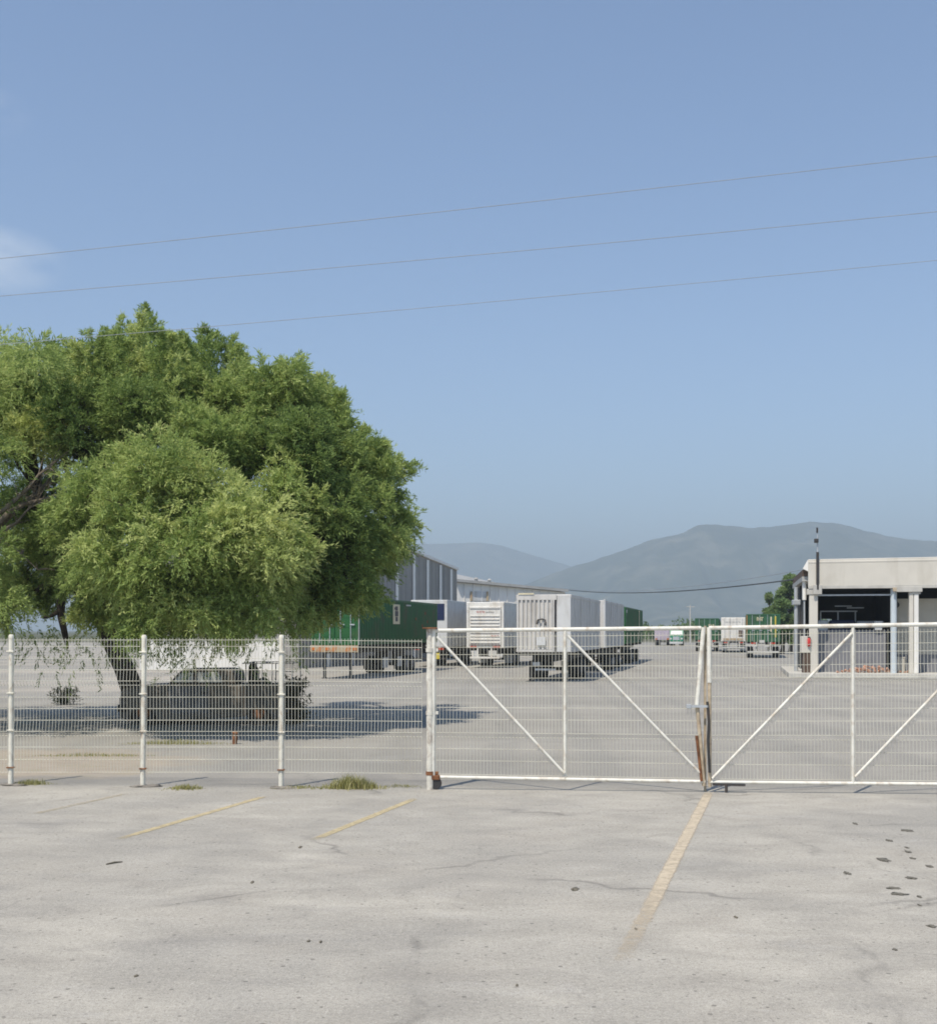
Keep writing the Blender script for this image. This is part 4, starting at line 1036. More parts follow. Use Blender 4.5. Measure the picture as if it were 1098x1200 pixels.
# ================================================================ PICKUP WRECK
def pickup():
    Z = 31.0; s = Z / F
    A = XZ(140, Z); root = empty('pickup_truck', XZ(245, Z), 'dark rusty wrecked pickup parked under the big tree, nose to the left', 'truck')
    X = lambda px: (px - CX) * s; H = lambda py: HC - (py - HY) * s
    W_ = 1.72
    def prism(pts, y0, y1, m, name, parent=root):
        mb = MB(); mb.plate([(X(a), Z + y0, H(b)) for a, b in pts], (0, y1 - y0, 0)); o = mb.build(name, m, parent, True)
        bv = o.modifiers.new('soft', 'BEVEL'); bv.width = .035; bv.segments = 2; bv.limit_method = 'ANGLE'; return o
    # lower body with wheel arches
    def arch(cx, r):
        return [(cx + r * math.cos(a), 846 - r * .95 * math.sin(a)) for a in np.linspace(math.pi, 0, 9)]
    low = [(140.5, 838), (140, 818), (142, 806.5), (160, 803.5), (197, 802.5), (284, 803), (284, 840)]
    fw = arch(168, 17); pts = [(140.5, 840)] + fw + [(284, 840), (284, 803), (197, 802.5), (163, 804), (144, 807), (140, 818)]
    prism(pts[::-1], 0, W_, M_truck, 'body')
    # cab
    prism([(196, 801.8), (210, 787), (216, 784.6), (262, 784.2), (272, 786.5), (276, 801.8)], .10, W_ - .10, M_truck, 'cab')
    prism([(201.5, 800), (212, 788.5), (226, 788), (226, 800)], .075, .105, M_glass, 'window')
    prism([(230, 800), (230, 788), (256, 787.8), (261, 800)], .075, .105, M_glass, 'window')
    # door skin and handle, faded blue wing, tan panel
    d = prism([(197, 804.5), (246, 804.5), (246, 836), (200, 836)], -.018, -.002, M_trblue, 'door')
    prism([(236, 811), (243, 811), (243, 813.4), (236, 813.4)], -.04, -.018, M_steel, 'handle', d)
    prism([(249, 804.5), (282, 804.5), (282, 836), (249, 836)], -.018, -.002, M_trtan, 'rear_panel')
    prism([(144, 809), (160, 806), (194, 805), (194, 812), (146, 815)], -.015, -.002, M_truck, 'front_wing')
    prism([(137.5, 826), (150, 826), (150, 834), (137.5, 834)], -.05, W_ + .05, M_steel, 'front_bumper')
    prism([(139, 811), (143.5, 811), (143.5, 819), (139, 819)], .15, .5, M_glass, 'headlight')
    prism([(139, 811), (143.5, 811), (143.5, 819), (139, 819)], W_ - .5, W_ - .15, M_glass, 'headlight')
    # bed
    rw = arch(303, 17); pts = [(285, 840)] + [p for p in rw if p[0] > 286] + [(334, 840), (334, 803.5), (285, 803.5)]
    for y0, y1 in ((0, .06), (W_ - .06, W_)): prism(pts[::-1], y0, y1, M_truck, 'bed_side')
    prism([(286, 822), (333, 822), (333, 826), (286, 826)], .062, W_ - .062, M_steel, 'bed_floor')
    prism([(331, 804.5), (334.5, 804.5), (334.5, 824), (331, 824)], .064, W_ - .064, M_trtan, 'tailgate')
    prism([(334.5, 830), (338, 830), (338, 836), (334.5, 836)], .0, W_, M_steel, 'rear_bumper')
    # rack over the bed
    mb = MB(); r = .013
    for y in (.08, W_ - .08):
        mb.tube([(X(283), Z + y, H(777.5)), (X(343), Z + y, H(777.5))], r, 6)
        for px in (288, 307, 323, 342): mb.tube([(X(px), Z + y, H(803)), (X(px), Z + y, H(777.5))], r, 6)
        mb.tube([(X(324), Z + y, H(787)), (X(343), Z + y, H(787))], r, 6)
    for px in (284, 307, 342): mb.tube([(X(px), Z + .08, H(777.5)), (X(px), Z + W_ - .08, H(777.5))], r, 6)
    mb.build('bed_rack', M_rim, root, True)
    # wheels, half sunk and flat
    for cx in (168, 303):
        for y in (.14, W_ - .14):
            mb = MB(); c = (X(cx), Z + y, .31); mb.disc(c, 'y', .315, .2, 22); o = mb.build('wheel', M_rubber, root, True)
            rm = MB(); rm.disc(c, 'y', .18, .215, 16, [(-.11, .06), (-.11, .15), (-.08, .19), (.08, .19), (.11, .15), (.11, .06)]); rm.build('rim', M_rust, o, True)
    return X, H, Z, W_
PX, PH, PZ, PW = pickup()

# dark load standing in the front of the bed, and the bundle at the back
c = Vector((PX(276), PZ + PW * .5, PH(790))); mb = MB(); lumpy(mb, c, (.33, .6, .34), 3.1)
mb.v = [(v[0], v[1], max(v[2], PH(803) + 0.02)) for v in mb.v]
# bundle rests on the bed floor
b = Vector((PX(290), PZ + PW * .5, PH(822) + .01)); mb = MB(); lumpy(mb, b + Vector((-.02, 0, .42)), (.20, .5, .55), 5.7); lumpy(mb, b + Vector((.25, .1, .25)), (.3, .5, .3), 8.2)
mb.v = [(max(v[0], PX(286.5)), v[1], max(v[2], b.z)) for v in mb.v]
solo('tarp_bundle', mb, M_cloth, b, 'dark tarpaulin bundle lying in the bed of the wrecked pickup', 'bundle')

# ================================================================ PLANTS
def leaf_mesh(name, twig_p, twig_d, twig_L, tones, material, parent, nleaf=13, ll=.13, lw=.047, droop=.35, spread=.9, follow=.55):
    """twigs (arrays) carrying narrow leaflets; one mesh"""
    n = len(twig_p)
    t = np.linspace(.08, 1, nleaf)[None, :, None]
    pos = twig_p[:, None, :] + twig_d[:, None, :] * twig_L[:, None, None] * t
    pos[..., 2] -= (droop * twig_L[:, None] * t[..., 0] ** 2)
    N_ = n * nleaf
    pos = pos.reshape(N_, 3) + nrg.normal(0, .02, (N_, 3))
    d = np.repeat(twig_d, nleaf, 0) * follow + nrg.normal(0, spread, (N_, 3)) * .75; d[:, 2] -= .25
    d /= np.linalg.norm(d, axis=1)[:, None] + 1e-9
    u = nrg.normal(0, .75, (N_, 3)) + np.repeat(twig_d, nleaf, 0) * .8; u[:, 2] += .45; w = np.cross(d, u); w /= np.linalg.norm(w, axis=1)[:, None] + 1e-9
    L = (ll * nrg.uniform(.6, 1.3, N_))[:, None]; Wd = (lw * nrg.uniform(.7, 1.3, N_))[:, None]
    v0 = pos; v1 = pos + d * L * .5 + w * Wd * .5; v2 = pos + d * L; v3 = pos + d * L * .5 - w * Wd * .5
    V = np.stack([v0, v1, v2, v3], 1).reshape(-1, 3)
    if parent is not None: V = V - np.array(parent.location)
    me = bpy.data.meshes.new(name)
    me.vertices.add(len(V)); me.vertices.foreach_set('co', V.astype(np.float32).ravel())
    me.loops.add(N_ * 4); me.loops.foreach_set('vertex_index', np.arange(N_ * 4, dtype=np.int32))
    me.polygons.add(N_); me.polygons.foreach_set('loop_start', np.arange(0, N_ * 4, 4, dtype=np.int32)); me.polygons.foreach_set('loop_total', np.full(N_, 4, np.int32))
    a = me.attributes.new('tone', 'FLOAT', 'FACE')
    tn = np.clip(np.repeat(tones, nleaf) + nrg.normal(0, .10, N_), 0, 1); a.data.foreach_set('value', tn.astype(np.float32))
    me.materials.append(material); me.update(calc_edges=True); me.validate()
    o = bpy.data.objects.new(name, me); C.objects.link(o)
    if parent: o.parent = parent
    return o

def in_poly(x, y, poly):
    r = False; n = len(poly)
    for i in range(n):
        x0, y0 = poly[i]; x1, y1 = poly[(i + 1) % n]
        if (y0 > y) != (y1 > y) and x < (x1 - x0) * (y - y0) / (y1 - y0) + x0: r = not r
    return r
def edge_d(x, y, poly):
    m = 1e9; n = len(poly)
    for i in range(n):
        ax, ay = poly[i]; bx, by = poly[(i + 1) % n]
        L2 = (bx - ax) ** 2 + (by - ay) ** 2; t = max(0, min(1, ((x - ax) * (bx - ax) + (y - ay) * (by - ay)) / L2)) if L2 else 0
        m = min(m, math.hypot(x - ax - t * (bx - ax), y - ay - t * (by - ay)))
    return m

def bough_twigs(c, r, n, up=.35, droop_below=True):
    """twigs spreading from a bough centre c (3,) with radius r"""
    d = nrg.normal(0, 1, (n, 3)); d[:, 2] = d[:, 2] * .8 + up; d /= np.linalg.norm(d, axis=1)[:, None]
    rad = r * nrg.uniform(.25, .85, n)[:, None]
    p = np.array(c)[None] + d * rad * np.array([1, 1, .8])
    td = d + nrg.normal(0, .35, (n, 3)); td /= np.linalg.norm(td, axis=1)[:, None]
    return p, td

def plume_twigs(c, axis, la, lr, n):
    """twigs filling an elongated plume: centre c, axis, half length la, half width lr"""
    ax = np.array(axis); ax = ax / np.linalg.norm(ax)
    b = nrg.normal(0, 1, (n, 3)); b /= np.linalg.norm(b, axis=1)[:, None]; b *= (nrg.uniform(.15, 1, n) ** .5)[:, None]
    al = b @ ax; perp = b - al[:, None] * ax
    taper = np.clip(1.05 - .55 * (al + 1) / 2, .3, 1)                # narrower towards the tip
    p = np.array(c)[None] + al[:, None] * la * ax + perp * lr * taper[:, None]
    d = ax[None] * .75 + perp * 1.1 + nrg.normal(0, .32, (n, 3)); d[:, 2] += .1
    d /= np.linalg.norm(d, axis=1)[:, None]
    return p, d

def limb_path(a, b, n, sag, jit):
    a, b = Vector(a), Vector(b); pts = []
    for i in range(n + 1):
        t = i / n; p = a.lerp(b, t); p.z += sag * math.sin(math.pi * t)
        if 0 < i < n: p += Vector((rng.uniform(-jit, jit), rng.uniform(-jit, jit), rng.uniform(-jit, jit)))
        pts.append(p)
    return pts

def big_tree():
    ZT = 33.5
    base = XZ(163, ZT); root = empty('mesquite_tree', base, 'big spreading mesquite tree leaning over the rusty pickup, feathery green crown', 'tree')
    poly = [(20, 412), (45, 425), (60, 404), (78, 398), (100, 392), (125, 380), (142, 374), (150, 384), (163, 368), (173, 360), (182, 375), (192, 398),
            (206, 396), (228, 400), (246, 384), (262, 384), (274, 398), (286, 424), (300, 442), (322, 432), (343, 424), (356, 430), (376, 444), (394, 458), (398, 486),
            (425, 500), (446, 518), (452, 536), (474, 540), (484, 548), (468, 572), (454, 592), (474, 608), (486, 614), (474, 632), (458, 660),
            (450, 690), (434, 712), (408, 730), (372, 744), (310, 744), (250, 742), (180, 744), (120, 738), (75, 722), (30, 730), (-10, 700), (-40, 560), (-20, 440)]
    heart = P(190, 700, ZT - 1.0)
    # lobes of the crown as the eye groups them: column, row, radius (photo pixels), metres in front of (-) or behind the trunk
    LB = [(172, 440, 27, -1), (140, 446, 24, 1), (205, 455, 26, 0), (110, 450, 26, -1.5), (76, 456, 26, 0), (238, 450, 25, -2), (268, 458, 24, .5), (36, 470, 34, -1), (2, 458, 36, 1), (170, 480, 34, 0), (120, 484, 32, 1), (228, 484, 32, .5),
          (285, 482, 36, -2), (330, 474, 42, -2.5), (366, 488, 38, -1), (398, 528, 36, -2), (424, 560, 36, -1), (446, 552, 24, .5), (350, 540, 44, -4), (300, 540, 40, -3.5),
          (150, 490, 42, -3), (98, 500, 44, -3), (205, 505, 40, -2.5), (252, 520, 40, -3.8), (60, 520, 36, -2.5), (20, 505, 36, -1.5),
          (188, 575, 50, -5.6), (132, 590, 44, -5), (240, 590, 46, -5.8), (105, 620, 36, -4.6), (160, 640, 48, -6.2), (215, 650, 50, -6.6), (278, 640, 46, -6.3),
          (128, 680, 34, -4.6), (180, 705, 38, -5.8), (235, 712, 36, -6), (290, 700, 40, -5.8), (335, 655, 42, -5), (330, 600, 40, -4.8), (385, 600, 42, -3.6), (418, 610, 36, -2.4), (450, 618, 27, -.8),
          (438, 646, 29, -1.6), (396, 652, 40, -3), (392, 704, 24, -3), (424, 702, 18, -2.2), (376, 722, 16, -3.2), (352, 692, 34, -4), (112, 722, 22, -3), (96, 690, 20, -3), (330, 722, 28, -4), (148, 728, 20, -3.4), (200, 735, 16, -4.4), (265, 734, 18, -4.4),
          (390, 560, 34, -.5), (275, 500, 36, 1.5), (446, 590, 24, 1),
          (60, 640, 34, 3.4), (30, 690, 30, 3), (95, 668, 28, 3.6), (62, 708, 24, 3.2), (18, 610, 34, 3), (88, 612, 32, 4), (50, 580, 34, 3.5), (112, 705, 22, 3.4), (150, 712, 22, 4), (10, 715, 20, 2.6)]
    back = []
    while len(back) < 30:
        x, y = rng.uniform(30, 470), rng.uniform(410, 715)
        if not in_poly(x, y, poly): continue
        e = edge_d(x, y, poly)
        if e < 24 or (x > 370 and y > 680): continue
        k = min(e / 165, 1); back.append((x, y, min(38, e * .5 + 12), rng.uniform(.2, 1) * 6.2 * math.sqrt(1 - (1 - k) ** 2)))
    boughs = []
    for x, y, rp, dz in LB + back:
        if y < 462: y += 8
        c = P(x, y, ZT - 1.5 + dz * .9); Rl = rp * .0236; tl = rng.gauss(.5, .17); low = max(0, min(1, (y - 540) / 170))
        for _ in range(int(8 + 7.5 * Rl ** 2) if dz < 2 else int(6 + 6 * Rl ** 2)):
            d = Vector((rng.gauss(0, 1), rng.gauss(-.25, 1), rng.gauss(.35, .9))).normalized()
            p = c + d * Rl * rng.uniform(.45, .86)
            if p.z < 2.55: continue
            ax = (d * .75 + (c - heart).normalized() * .35 + Vector((0, 0, .75 - 1.0 * low))).normalized()
            boughs.append((p, Rl * rng.uniform(.34, .5), x, y, dz, ax, tl))
    # spiky leader shoots along the top of the crown
    tips = [(172, 354, 44), (166, 362, 48), (180, 368, 42), (190, 380, 40), (144, 366, 44), (137, 376, 36), (155, 378, 40), (60, 400, 36), (76, 392, 40), (88, 398, 36), (103, 384, 38), (126, 384, 36), (6, 404, 34), (288, 414, 30), (243, 378, 44), (212, 386, 40), (118, 388, 30), (201, 388, 40), (234, 384, 46), (256, 380, 44),
            (273, 390, 40), (280, 402, 30), (335, 423, 26), (352, 425, 24), (375, 440, 24), (398, 460, 24), (312, 434, 26), (26, 412, 32), (218, 394, 30), (428, 498, 24), (449, 518, 22)]
    P_, D_, L_, T_ = [], [], [], []
    def put(p, d, L, tone):
        P_.append(p); D_.append(d); L_.append(L); T_.append(tone)
    for p, r, x, y, dz, ax, tl in boughs:
        n = int(90 * r ** 1.3) + 12
        a, b = plume_twigs(p, ax, r * 1.3, r * .75, n)
        put(a, b, r * nrg.uniform(.4, .8, n) + .12, np.clip(tl + rng.gauss(0, .10) + nrg.normal(0, .07, n), .02, .98))
    for px, py, ln in tips:
        for q in range(2):
            ex = px + (rng.uniform(-10, 10) if q else 0); ey = py + (rng.uniform(8, 26) if q else 0)
            Zt = ZT - 1.9 + rng.uniform(-2.2, 2.2); top = P(ex, ey, Zt); bot = P(ex + (px - 190) * -.06 + rng.uniform(-7, 7), ey + ln * 2.3, Zt)
            n = 80; t = nrg.uniform(0, 1, n) ** .8
            c = np.array(bot)[None] + (np.array(top) - np.array(bot))[None] * (t[:, None] * .93)
            d = nrg.normal(0, .5, (n, 3)); d[:, 2] = .85; d /= np.linalg.norm(d, axis=1)[:, None]
            put(c + nrg.normal(0, 1, (n, 3)) * (.22 * (1.08 - t))[:, None], d, nrg.uniform(.18, .42, n) * (1.15 - .45 * t), np.clip(.52 + rng.gauss(0, .15) + nrg.normal(0, .06, n), 0, 1))
    for px, py, dx, dy in ((486, 546, 16, -6), (472, 578, 16, 6), (484, 606, 18, -8), (488, 618, 16, 8), (478, 640, 16, 8), (460, 668, 14, 8), (452, 520, 12, -14), (404, 472, 12, -14), (444, 694, 12, 12)):
        Zt = ZT - 1.9 + rng.uniform(-1.2, 1.2); tip = np.array(P(px, py, Zt)); root_ = np.array(P(px - dx * 1.6, py - dy * 1.2 + 6, Zt)); n = 40; t = nrg.uniform(0, 1, n)
        d = (tip - root_)[None] / np.linalg.norm(tip - root_) + nrg.normal(0, .5, (n, 3)); d /= np.linalg.norm(d, axis=1)[:, None]
        put(root_[None] + (tip - root_)[None] * t[:, None] * .85 + nrg.normal(0, .1, (n, 3)), d, nrg.uniform(.15, .4, n), np.clip(.5 + rng.gauss(0, .12) + nrg.normal(0, .06, n), 0, 1))
    # hanging sprays below the crown
    for px, py, ln, dz in ((74, 735, 58, -2), (68, 740, 40, -1), (100, 742, 26, -3), (36, 742, 20, -2), (120, 744, 34, -1), (180, 744, 30, -3), (196, 746, 36, -2), (228, 744, 24, -3), (250, 744, 22, -4), (300, 744, 14, -3), (150, 744, 20, 2), (212, 744, 20, 1), (273, 742, 18, 0),
                           (345, 742, 16, -1), (330, 690, 50, -5), (250, 690, 50, -5.5), (205, 680, 55, -5.5), (160, 660, 60, -5), (295, 640, 50, -6), (130, 600, 50, -5)):
        Zt = ZT - 1 + dz; n = 11 if py > 730 else 46
        a = np.array(P(px, py, Zt))[None] + nrg.normal(0, .28, (n, 3)); a[:, 2] -= nrg.uniform(-.2, 1, n) * ln * Zt / F
        d = nrg.normal(0, .5, (n, 3)); d[:, 2] -= .7; d /= np.linalg.norm(d, axis=1)[:, None]
        put(a, d, nrg.uniform(.25, .5, n), np.clip(.42 + rng.gauss(0, .1) + nrg.normal(0, .06, n), 0, 1))
    leaf_mesh('crown', np.concatenate(P_), np.concatenate(D_), np.concatenate(L_), np.concatenate(T_), M_leaf, root, 22, .125, .028, .4, .62, .8)
    # trunk and limbs
    tk = MB()
    fork = P(126, 742, ZT + .1)
    tk.tube([base + Vector((.1, 0, -.1)), P(157, 812, ZT), P(147, 785, ZT), P(136, 762, ZT), fork, P(118, 720, ZT + .2)], [.42, .33, .29, .27, .25, .2], 12)
    mains = []
    for tgt, r0 in (((60, 600), .15), ((75, 500), .16), ((150, 490), .17), ((172, 478), .11), ((240, 500), .17), ((330, 520), .17), ((400, 580), .15), ((300, 650), .15), ((420, 660), .12), ((200, 600), .16), ((130, 560), .13)):
        for dz in ((rng.uniform(-4, -2.2) + .8, rng.uniform(1.0, 3)) if tgt[1] > 540 else (rng.uniform(.2, 1.4),)):
            pth = limb_path(fork, P(tgt[0] + rng.uniform(-15, 15), tgt[1] + rng.uniform(-15, 15), ZT + dz), 9, rng.uniform(.2, .9), .16)
            tk.tube(pth, [r0 * (1 - .78 * i / 9) for i in range(10)], 8); mains.append(pth)
    # dark drooping limb at the left of the trunk
    tk.tube([P(120, 722, ZT), P(100, 705, ZT - .6), P(90, 688, ZT - 1), P(79, 684, ZT - 1.2), P(72, 700, ZT - 1.4), P(72, 722, ZT - 1.5), P(77, 745, ZT - 1.6), P(80, 760, ZT - 1.6)], [.16, .14, .13, .13, .12, .10, .08, .03], 9)
    tk.tube([P(72, 715, ZT - 1.5), P(60, 722, ZT - 1.7), P(50, 724, ZT - 1.8)], [.07, .05, .03], 7)
    allp = [q for m in mains for q in m[2:]]
    for p, r, x, y, dz, ax, tl in boughs:
        if rng.random() < .45: continue
        q = min(allp, key=lambda a: (a - p).length)
        if (q - p).length < 5:
            tk.tube(limb_path(q, p, 4, .1, .08), [.05, .042, .034, .026, .014], 5)
            if r > .33:
                for _ in range(3):
                    e = p + Vector((rng.gauss(0, 1), rng.gauss(0, 1), abs(rng.gauss(0, .8)))).normalized() * r * .8
                    tk.tube([p, p.lerp(e, .5) + Vector((0, 0, .06)), e], [.014, .010, .005], 4)
    tk.build('trunk', M_bark, root, True, recalc=False)
big_tree()

def left_tree():
    ZT = 30.0; base = XZ(-75, ZT)
    root = empty('mesquite_tree', base, 'tree at the left edge of the frame with bare grey dead branches reaching in', 'tree')
    tk = MB()
    tk.tube([base + Vector((0, 0, -.1)), P(-66, 760, ZT), P(-55, 700, ZT), P(-40, 650, ZT)], [.36, .3, .27, .24], 12)
    tk.build('trunk', M_bark, root, True, recalc=False)
    dw = MB()
    mains = [[(-45, 665), (-15, 628), (5, 608), (25, 592), (42, 580), (56, 566), (64, 552)],
             [(-42, 655), (-12, 612), (4, 596), (22, 582), (36, 572)],
             [(-15, 628), (10, 603), (30, 590), (50, 586), (72, 578), (84, 576)],
             [(-20, 632), (5, 622), (20, 612), (36, 596), (44, 586)],
             [(-30, 660), (0, 634), (16, 640), (28, 652), (44, 667)],
             [(5, 600), (20, 584), (34, 572), (46, 556), (60, 548), (66, 540)]]
    for k, m in enumerate(mains):
        z = ZT - .6 - .15 * k
        pts = [P(x, y, z + .06 * i) + Vector((rng.uniform(-.03, .03), 0, rng.uniform(-.03, .03))) for i, (x, y) in enumerate(m)]
        r0 = (.13, .09, .085, .06, .05, .05)[k]; n = len(pts) - 1
        dw.tube(pts, [r0 * (1 - .8 * i / n) for i in range(n + 1)], 7)
        for i in range(1, len(pts)):
            for _ in range(3):
                e = pts[i] + Vector((rng.uniform(-.2, .7), rng.uniform(-.3, .3), rng.uniform(-.25, .6)))
                dw.tube([pts[i], pts[i].lerp(e, .5) + Vector((0, 0, .04)), e], [.016, .011, .004], 4)
    dw.build('dead_branch', M_deadwood, root, True, recalc=False)
    P_, D_, L_, T_ = [], [], [], []
    spots = []
    for _ in range(2000):
        x, y = rng.uniform(-150, 48), rng.uniform(412, 722)
        if x > -5 and 540 < y < 690: continue
        if x > 20 and y > 440: continue
        p = P(x, y, ZT + rng.uniform(-3.2, 3.6))
        if any((p - q).length < 1.15 for q in spots): continue
        spots.append(p)
        r = rng.uniform(.55, .95); n = int(80 * r ** 1.6) + 20; a, b = bough_twigs(p, r, n)
        P_.append(a); D_.append(b); L_.append(r * nrg.uniform(.4, .75, n)); T_.append(np.clip(.45 + rng.gauss(0, .15) + nrg.normal(0, .07, n), 0, 1))
    leaf_mesh('crown', np.concatenate(P_), np.concatenate(D_), np.concatenate(L_), np.concatenate(T_), M_leaf, root, 22, .125, .028, .4, .62, .8)
left_tree()

def simple_tree(px0, px1, ytop, ybot, Z, label, n_b=40, grp='trees beyond the yard', m=None, tone=.45, name='broadleaf_tree', ll=.38, lw=.16):
    cx = (px0 + px1) / 2; base = XZ(cx, Z); root = empty(name, base, label, 'tree', grp)
    w = (px1 - px0) / F * Z / 2; top = HH(ytop, Z); bot = max(.6, HH(ybot, Z)); P_, D_, L_, T_ = [], [], [], []
    tk = MB(); tk.tube([base, base + Vector((.1, 0, bot * .6)), base + Vector((-.1, 0, (bot + top) / 2))], [.28, .2, .08], 8)
    for _ in range(n_b):
        for _k in range(40):
            t = rng.random(); ww = w * (1 - (max(0, t - .35) / .65) ** 2.0) * (.75 + .25 * min(1, t / .3))
            p = base + Vector((rng.uniform(-ww, ww), rng.uniform(-w * .8, w * .8), bot + (top - bot) * t)); break
        r = rng.uniform(.16, .30) * w * 1.2; n = 42; a, b = bough_twigs(p, r, n)
        a[:, 2] = np.minimum(a[:, 2], top)
        P_.append(a); D_.append(b); L_.append(r * nrg.uniform(.3, .6, n)); T_.append(np.clip(tone + rng.gauss(0, .17) + nrg.normal(0, .07, n), 0, 1))
        tk.tube([base + Vector((0, 0, min(p.z - base.z, (bot + top) / 2) * .8)), p], [.06, .02], 5)
    tk.build('trunk', M_bark, root, True, recalc=False)
    leaf_mesh('crown', np.concatenate(P_), np.concatenate(D_), np.concatenate(L_), np.concatenate(T_), m or M_leaf2, root, 9, ll, lw)
simple_tree(893, 910, 697, 735, 150, 'small tree left of the taller pair beyond the green container', 26)
simple_tree(908, 944, 676, 742, 138, 'tallest tree behind the left end of the white building', 60)
simple_tree(900, 932, 704, 752, 125, 'low bushy tree in front of the tallest one beside the white building', 44)
def treeline():
    P_, D_, L_, T_ = [], [], [], []
    for i in range(260):
        Z = rng.uniform(330, 520); px = rng.uniform(690, 1000); c = XZ(px, Z)
        h = rng.uniform(2.2, 5.0) * (1.3 if px > 800 else .9); c.z = h * rng.uniform(.2, .7); r = h * .45; n = 26
        a, b = bough_twigs(c, r * 1.3, n); P_.append(a); D_.append(b); L_.append(r * nrg.uniform(.4, .7, n)); T_.append(np.clip(.4 + rng.gauss(0, .15) + nrg.normal(0, .06, n), 0, 1))
    o = leaf_mesh('distant_treeline', np.concatenate(P_), np.concatenate(D_), np.concatenate(L_), np.concatenate(T_), M_leaf2, None, 8, .9, .5)
    tag(o, 'low hazy line of scrub at the far end of the yard', 'scrub', kind='stuff')
treeline()
def bush(name, px, Z, w, h, label, m, n=120, ll=.11, lw=.035, grp=None, thin=.8):
    base = XZ(px, Z); root = empty(name, base, label, 'shrub', grp)
    st = MB()
    a = np.zeros((n, 3)); a[:, 0] = base.x + nrg.normal(0, w * .28, n); a[:, 1] = base.y + nrg.normal(0, w * .25, n); a[:, 2] = nrg.uniform(0, h * .85, n)
    d = nrg.normal(0, .5, (n, 3)); d[:, 2] = np.abs(d[:, 2]) + .35; d /= np.linalg.norm(d, axis=1)[:, None]
    for i in range(10):
        e = base + Vector((rng.gauss(0, w * .3), rng.gauss(0, w * .25), h * rng.uniform(.5, .95))); st.tube([base + Vector((rng.uniform(-.05, .05), 0, 0)), e], [.02, .005], 5)
    st.build('stem', M_bark, root, True, recalc=False)
    leaf_mesh('foliage', a, d, nrg.uniform(.15, .35, n) * max(.6, h), np.clip(.45 + nrg.normal(0, .2, n), 0, 1), m, root, 9, ll, lw)
bush('dry_shrub', 345, 31.4, .55, 1.25, 'dark dry shrub growing against the tail of the wrecked pickup', M_shrub, 260)
bush('dry_shrub', 75, 39.5, .8, .55, 'low dark shrub in the open yard left of the tree trunk', M_shrub, 120)

def grass_tuft(px, py, wpx, h, n, label):
    c = G(px, py); w = wpx / F * c.y; P_ = []; mb_v = []; 
    x = c.x + nrg.normal(0, w * .26, n); y = c.y + nrg.normal(0, .08, n)
    hh = h * nrg.uniform(.35, 1, n) * np.exp(-((x - c.x) / (w * .42)) ** 2)
    lean = nrg.normal(0, .35, (n, 2)) * hh[:, None]; a = nrg.uniform(0, math.pi, n); wd = nrg.uniform(.003, .007, n)
    V = []; 
    for i in range(n):
        b0 = Vector((x[i], y[i], 0)); s = Vector((math.cos(a[i]), math.sin(a[i]), 0)) * wd[i]
        m_ = b0 + Vector((lean[i, 0] * .35, lean[i, 1] * .35, hh[i] * .6)); t_ = b0 + Vector((lean[i, 0], lean[i, 1], hh[i]))
        V.append((b0 - s, b0 + s, m_ + s * .7, m_ - s * .7, t_))
    mb = MB()
    for q in V: mb.add(q, [(0, 1, 2, 3), (3, 2, 4)])
    o = solo('grass_tuft', mb, M_grass, c, label, 'grass', 'grass tufts along the fence foot', 'stuff')
    at = o.data.attributes.new('tone', 'FLOAT', 'FACE'); tv = np.repeat(np.clip(.45 + nrg.normal(0, .22, n), 0, 1), 2); at.data.foreach_set('value', tv.astype(np.float32))
grass_tuft(413, 924, 72, .26, 900, 'yellow green grass tuft at the fence foot left of the gate post')
grass_tuft(218, 924.5, 50, .09, 380, 'short dry grass tuft right of the second fence post')
grass_tuft(36, 919, 52, .10, 420, 'short dry grass tuft beside the leftmost fence post')
grass_tuft(350, 923.5, 60, .06, 260, 'sparse flat grass right of the third fence post')
grass_tuft(470, 922, 50, .05, 160, 'thin low weeds just left of the gate post')
grass_tuft(205, 872, 130, .14, 700, 'dry yellow grass on the bare earth behind the fence')
grass_tuft(110, 886, 170, .08, 500, 'sparse dry weeds on bare earth between the left fence posts')

# ================================================================ WIRES
def wire(name, pts, rad, label, grp, m=M_line, cat='cable'):
    mb = MB(); mb.tube(pts, rad, 6, True, True); solo(name, mb, m, pts[0], label, cat, grp)
def span(a, mid, b, Za, Zb, k=34, ext=.6):
    """parabola through three surveyed points, carried on past both ends"""
    A, B_ = P(*a, Za), P(*b, Zb); out = []
    k_ = (mid[0] - CX) / F; t_m = (k_ * A.y - A.x) / ((B_.x - A.x) - k_ * (B_.y - A.y)); M_ = A.lerp(B_, t_m); zm = HH(mid[1], M_.y)
    sag = (M_.z - zm) / (t_m * (1 - t_m))
    for i in range(k + 1):
        t = -ext + (1 + 2 * ext) * i / k; p = A.lerp(B_, t); p.z -= sag * t * (1 - t); out.append(p)
    return out
wire('power_line', span((0, 303), (550, 244.5), (1098, 183), 24, 23), .0065, 'uppermost of the three thin wires crossing the sky', 'wires crossing the sky')
wire('power_line', span((0, 347), (550, 299.5), (1098, 248), 24, 23), .0062, 'middle one of the three thin wires crossing the sky', 'wires crossing the sky')
wire('power_line', span((20, 402), (550, 356), (1098, 305), 24, 23), .0055, 'lowest of the three thin wires, passing behind the treetop', 'wires crossing the sky')
pts = span((655, 690), (770, 694), (931, 679), 140, 72, 30, 0)
wire('service_cable', pts, .045, 'dark sagging cable strung from the white hall to the white building', 'cables over the yard', M_cable)
pts = span((655, 689), (800, 688), (938, 668), 141, 72, 30, 0)
wire('service_cable', pts, .018, 'thinner faint cable just above the dark sagging one over the yard', 'cables over the yard')
b = XZ(808.5, 235); root = empty('utility_pole', b, 'faint slender pole standing far off beyond the yard', 'pole')
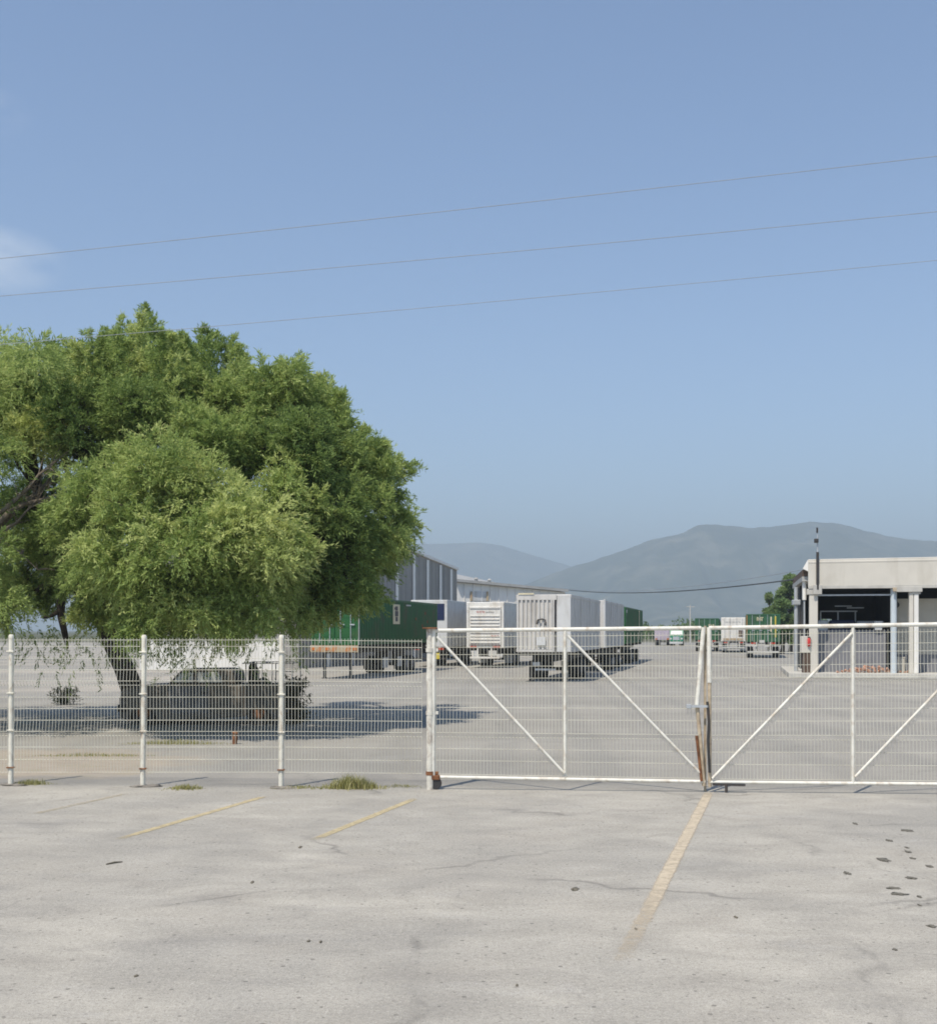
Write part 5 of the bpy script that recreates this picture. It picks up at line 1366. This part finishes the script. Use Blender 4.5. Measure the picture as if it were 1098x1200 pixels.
mb = MB(); mb.tube([b, b + Vector((0, 0, HH(709, 235)))], [.16, .1], 8); mb.build('shaft', M_conc, root, True)
mb = MB(); z = HH(711, 235); mb.box(b.x - .8, b.x + .8, b.y - .06, b.y + .06, z - .06, z + .06); mb.build('crossarm', M_conc, root, True)

# ================================================================ LITTER ON THE LOT
def clod(px, py, wpx, hpx, m, label, name, cat, grp, seed):
    c = G(px, py); k = c.y / F; mb = MB(); rx = wpx * k / 2 * .8; rz = .006
    ry = hpx * c.y ** 2 / (F * HC) / 2 * .8
    lumpy(mb, c + Vector((0, 0, rz * .45)), (rx * .95, ry, rz), seed, 22, 7, .75)
    mb.v = [(v[0], v[1], max(v[2], .001)) for v in mb.v]
    solo(name, mb, m, c, label, cat, grp)
cl = [(1035, 1008, 16, 5, 'largest dark mud clump, right of the pale bay line'), (1062, 973.5, 16, 3, 'long thin dark mud clump nearest the gate at right'),
      (992, 1023.5, 9, 4, 'dark mud clump furthest left of the scattered ones'), (1041, 985, 9, 3, 'dark mud clump between the long thin one and the largest'),
      (1067, 1029, 14, 4, 'dull mud clump just above the ring shaped ones'), (1002, 965.5, 6, 3, 'tiny mud clump furthest back at right'),
      (1062, 993.5, 5, 2.5, 'upper of two tiny mud clumps right of the largest'), (1064, 998.5, 8, 3, 'lower of two tiny mud clumps right of the largest'),
      (1069, 1006, 7, 2.5, 'small mud clump level with the largest, to its right'), (1089, 1015.5, 9, 3, 'dark mud clump by the right frame edge, upper'),
      (1046, 1041, 22, 3, 'long curved mud streak clump, upper half of the ring'), (1053, 1048, 24, 3.5, 'long curved mud streak clump, lower half of the ring'),
      (1077, 1051, 6, 3, 'tiny mud clump right of the ring shaped ones'), (1077, 1061, 4, 2.5, 'tiny mud crumb below the ring shaped ones'),
      (1091, 1085.5, 12, 4, 'dark mud clump at the right frame edge, lower'), (1048, 1113, 6, 3, 'small mud crumb nearest the camera at right')]
for i, (px, py, w, h, lb) in enumerate(cl): clod(px, py, w, h, M_mud, lb, 'mud_clump', 'mud clump', 'dark clumps of dried mud on the lot', 3.3 * i + 1)
st = [(674, 1042, 11, 4, 'flat dark stone right of the middle of the lot'), (745, 1089, 4, 3, 'small dark pebble beside the worn end of the pale bay line'), (362, 1103, 5, 3, 'small dark pebble at the lower middle of the lot'),
      (376, 1104, 4, 3, 'second dark pebble right beside the lower middle one'), (606, 1155, 4, 3, 'dark pebble at the bottom middle of the lot'), (296, 1034, 5, 3, 'dark pebble on the long crack'),
      (352, 993, 5, 3, 'dark pebble below the second yellow line'), (862, 1075, 5, 3, 'dark pebble right of the pale bay line'), (160, 1144, 7, 2.5, 'short dark splinter at the lower left of the lot')]
for i, (px, py, w, h, lb) in enumerate(st): clod(px, py, w, h, M_stick, lb, 'pebble', 'pebble', 'dark pebbles scattered on the lot', 5.1 * i + 40)
A, B_ = G(125, 1013.5), G(144, 1010.5); mb = MB(); mb.tube([A + Vector((0, 0, .007)), A.lerp(B_, .5) + Vector((0, .008, .012)), B_ + Vector((0, 0, .006))], [.007, .010, .005], 7)
solo('stick', mb, M_stick, A, 'short dark stick lying on the left of the lot', 'stick')
b = G(275, 872); mb = MB(); mb.tube([b, b + Vector((.01, 0, .12)), b + Vector((.015, 0, .24))], [.055, .06, .05], 8); mb.tube([b + Vector((.015, 0, .24)), b + Vector((.02, 0, .28))], [.07, .04], 8)
solo('marker_stub', mb, M_rust, b, 'short rusty red stub in the ground in front of the pickup', 'stub')
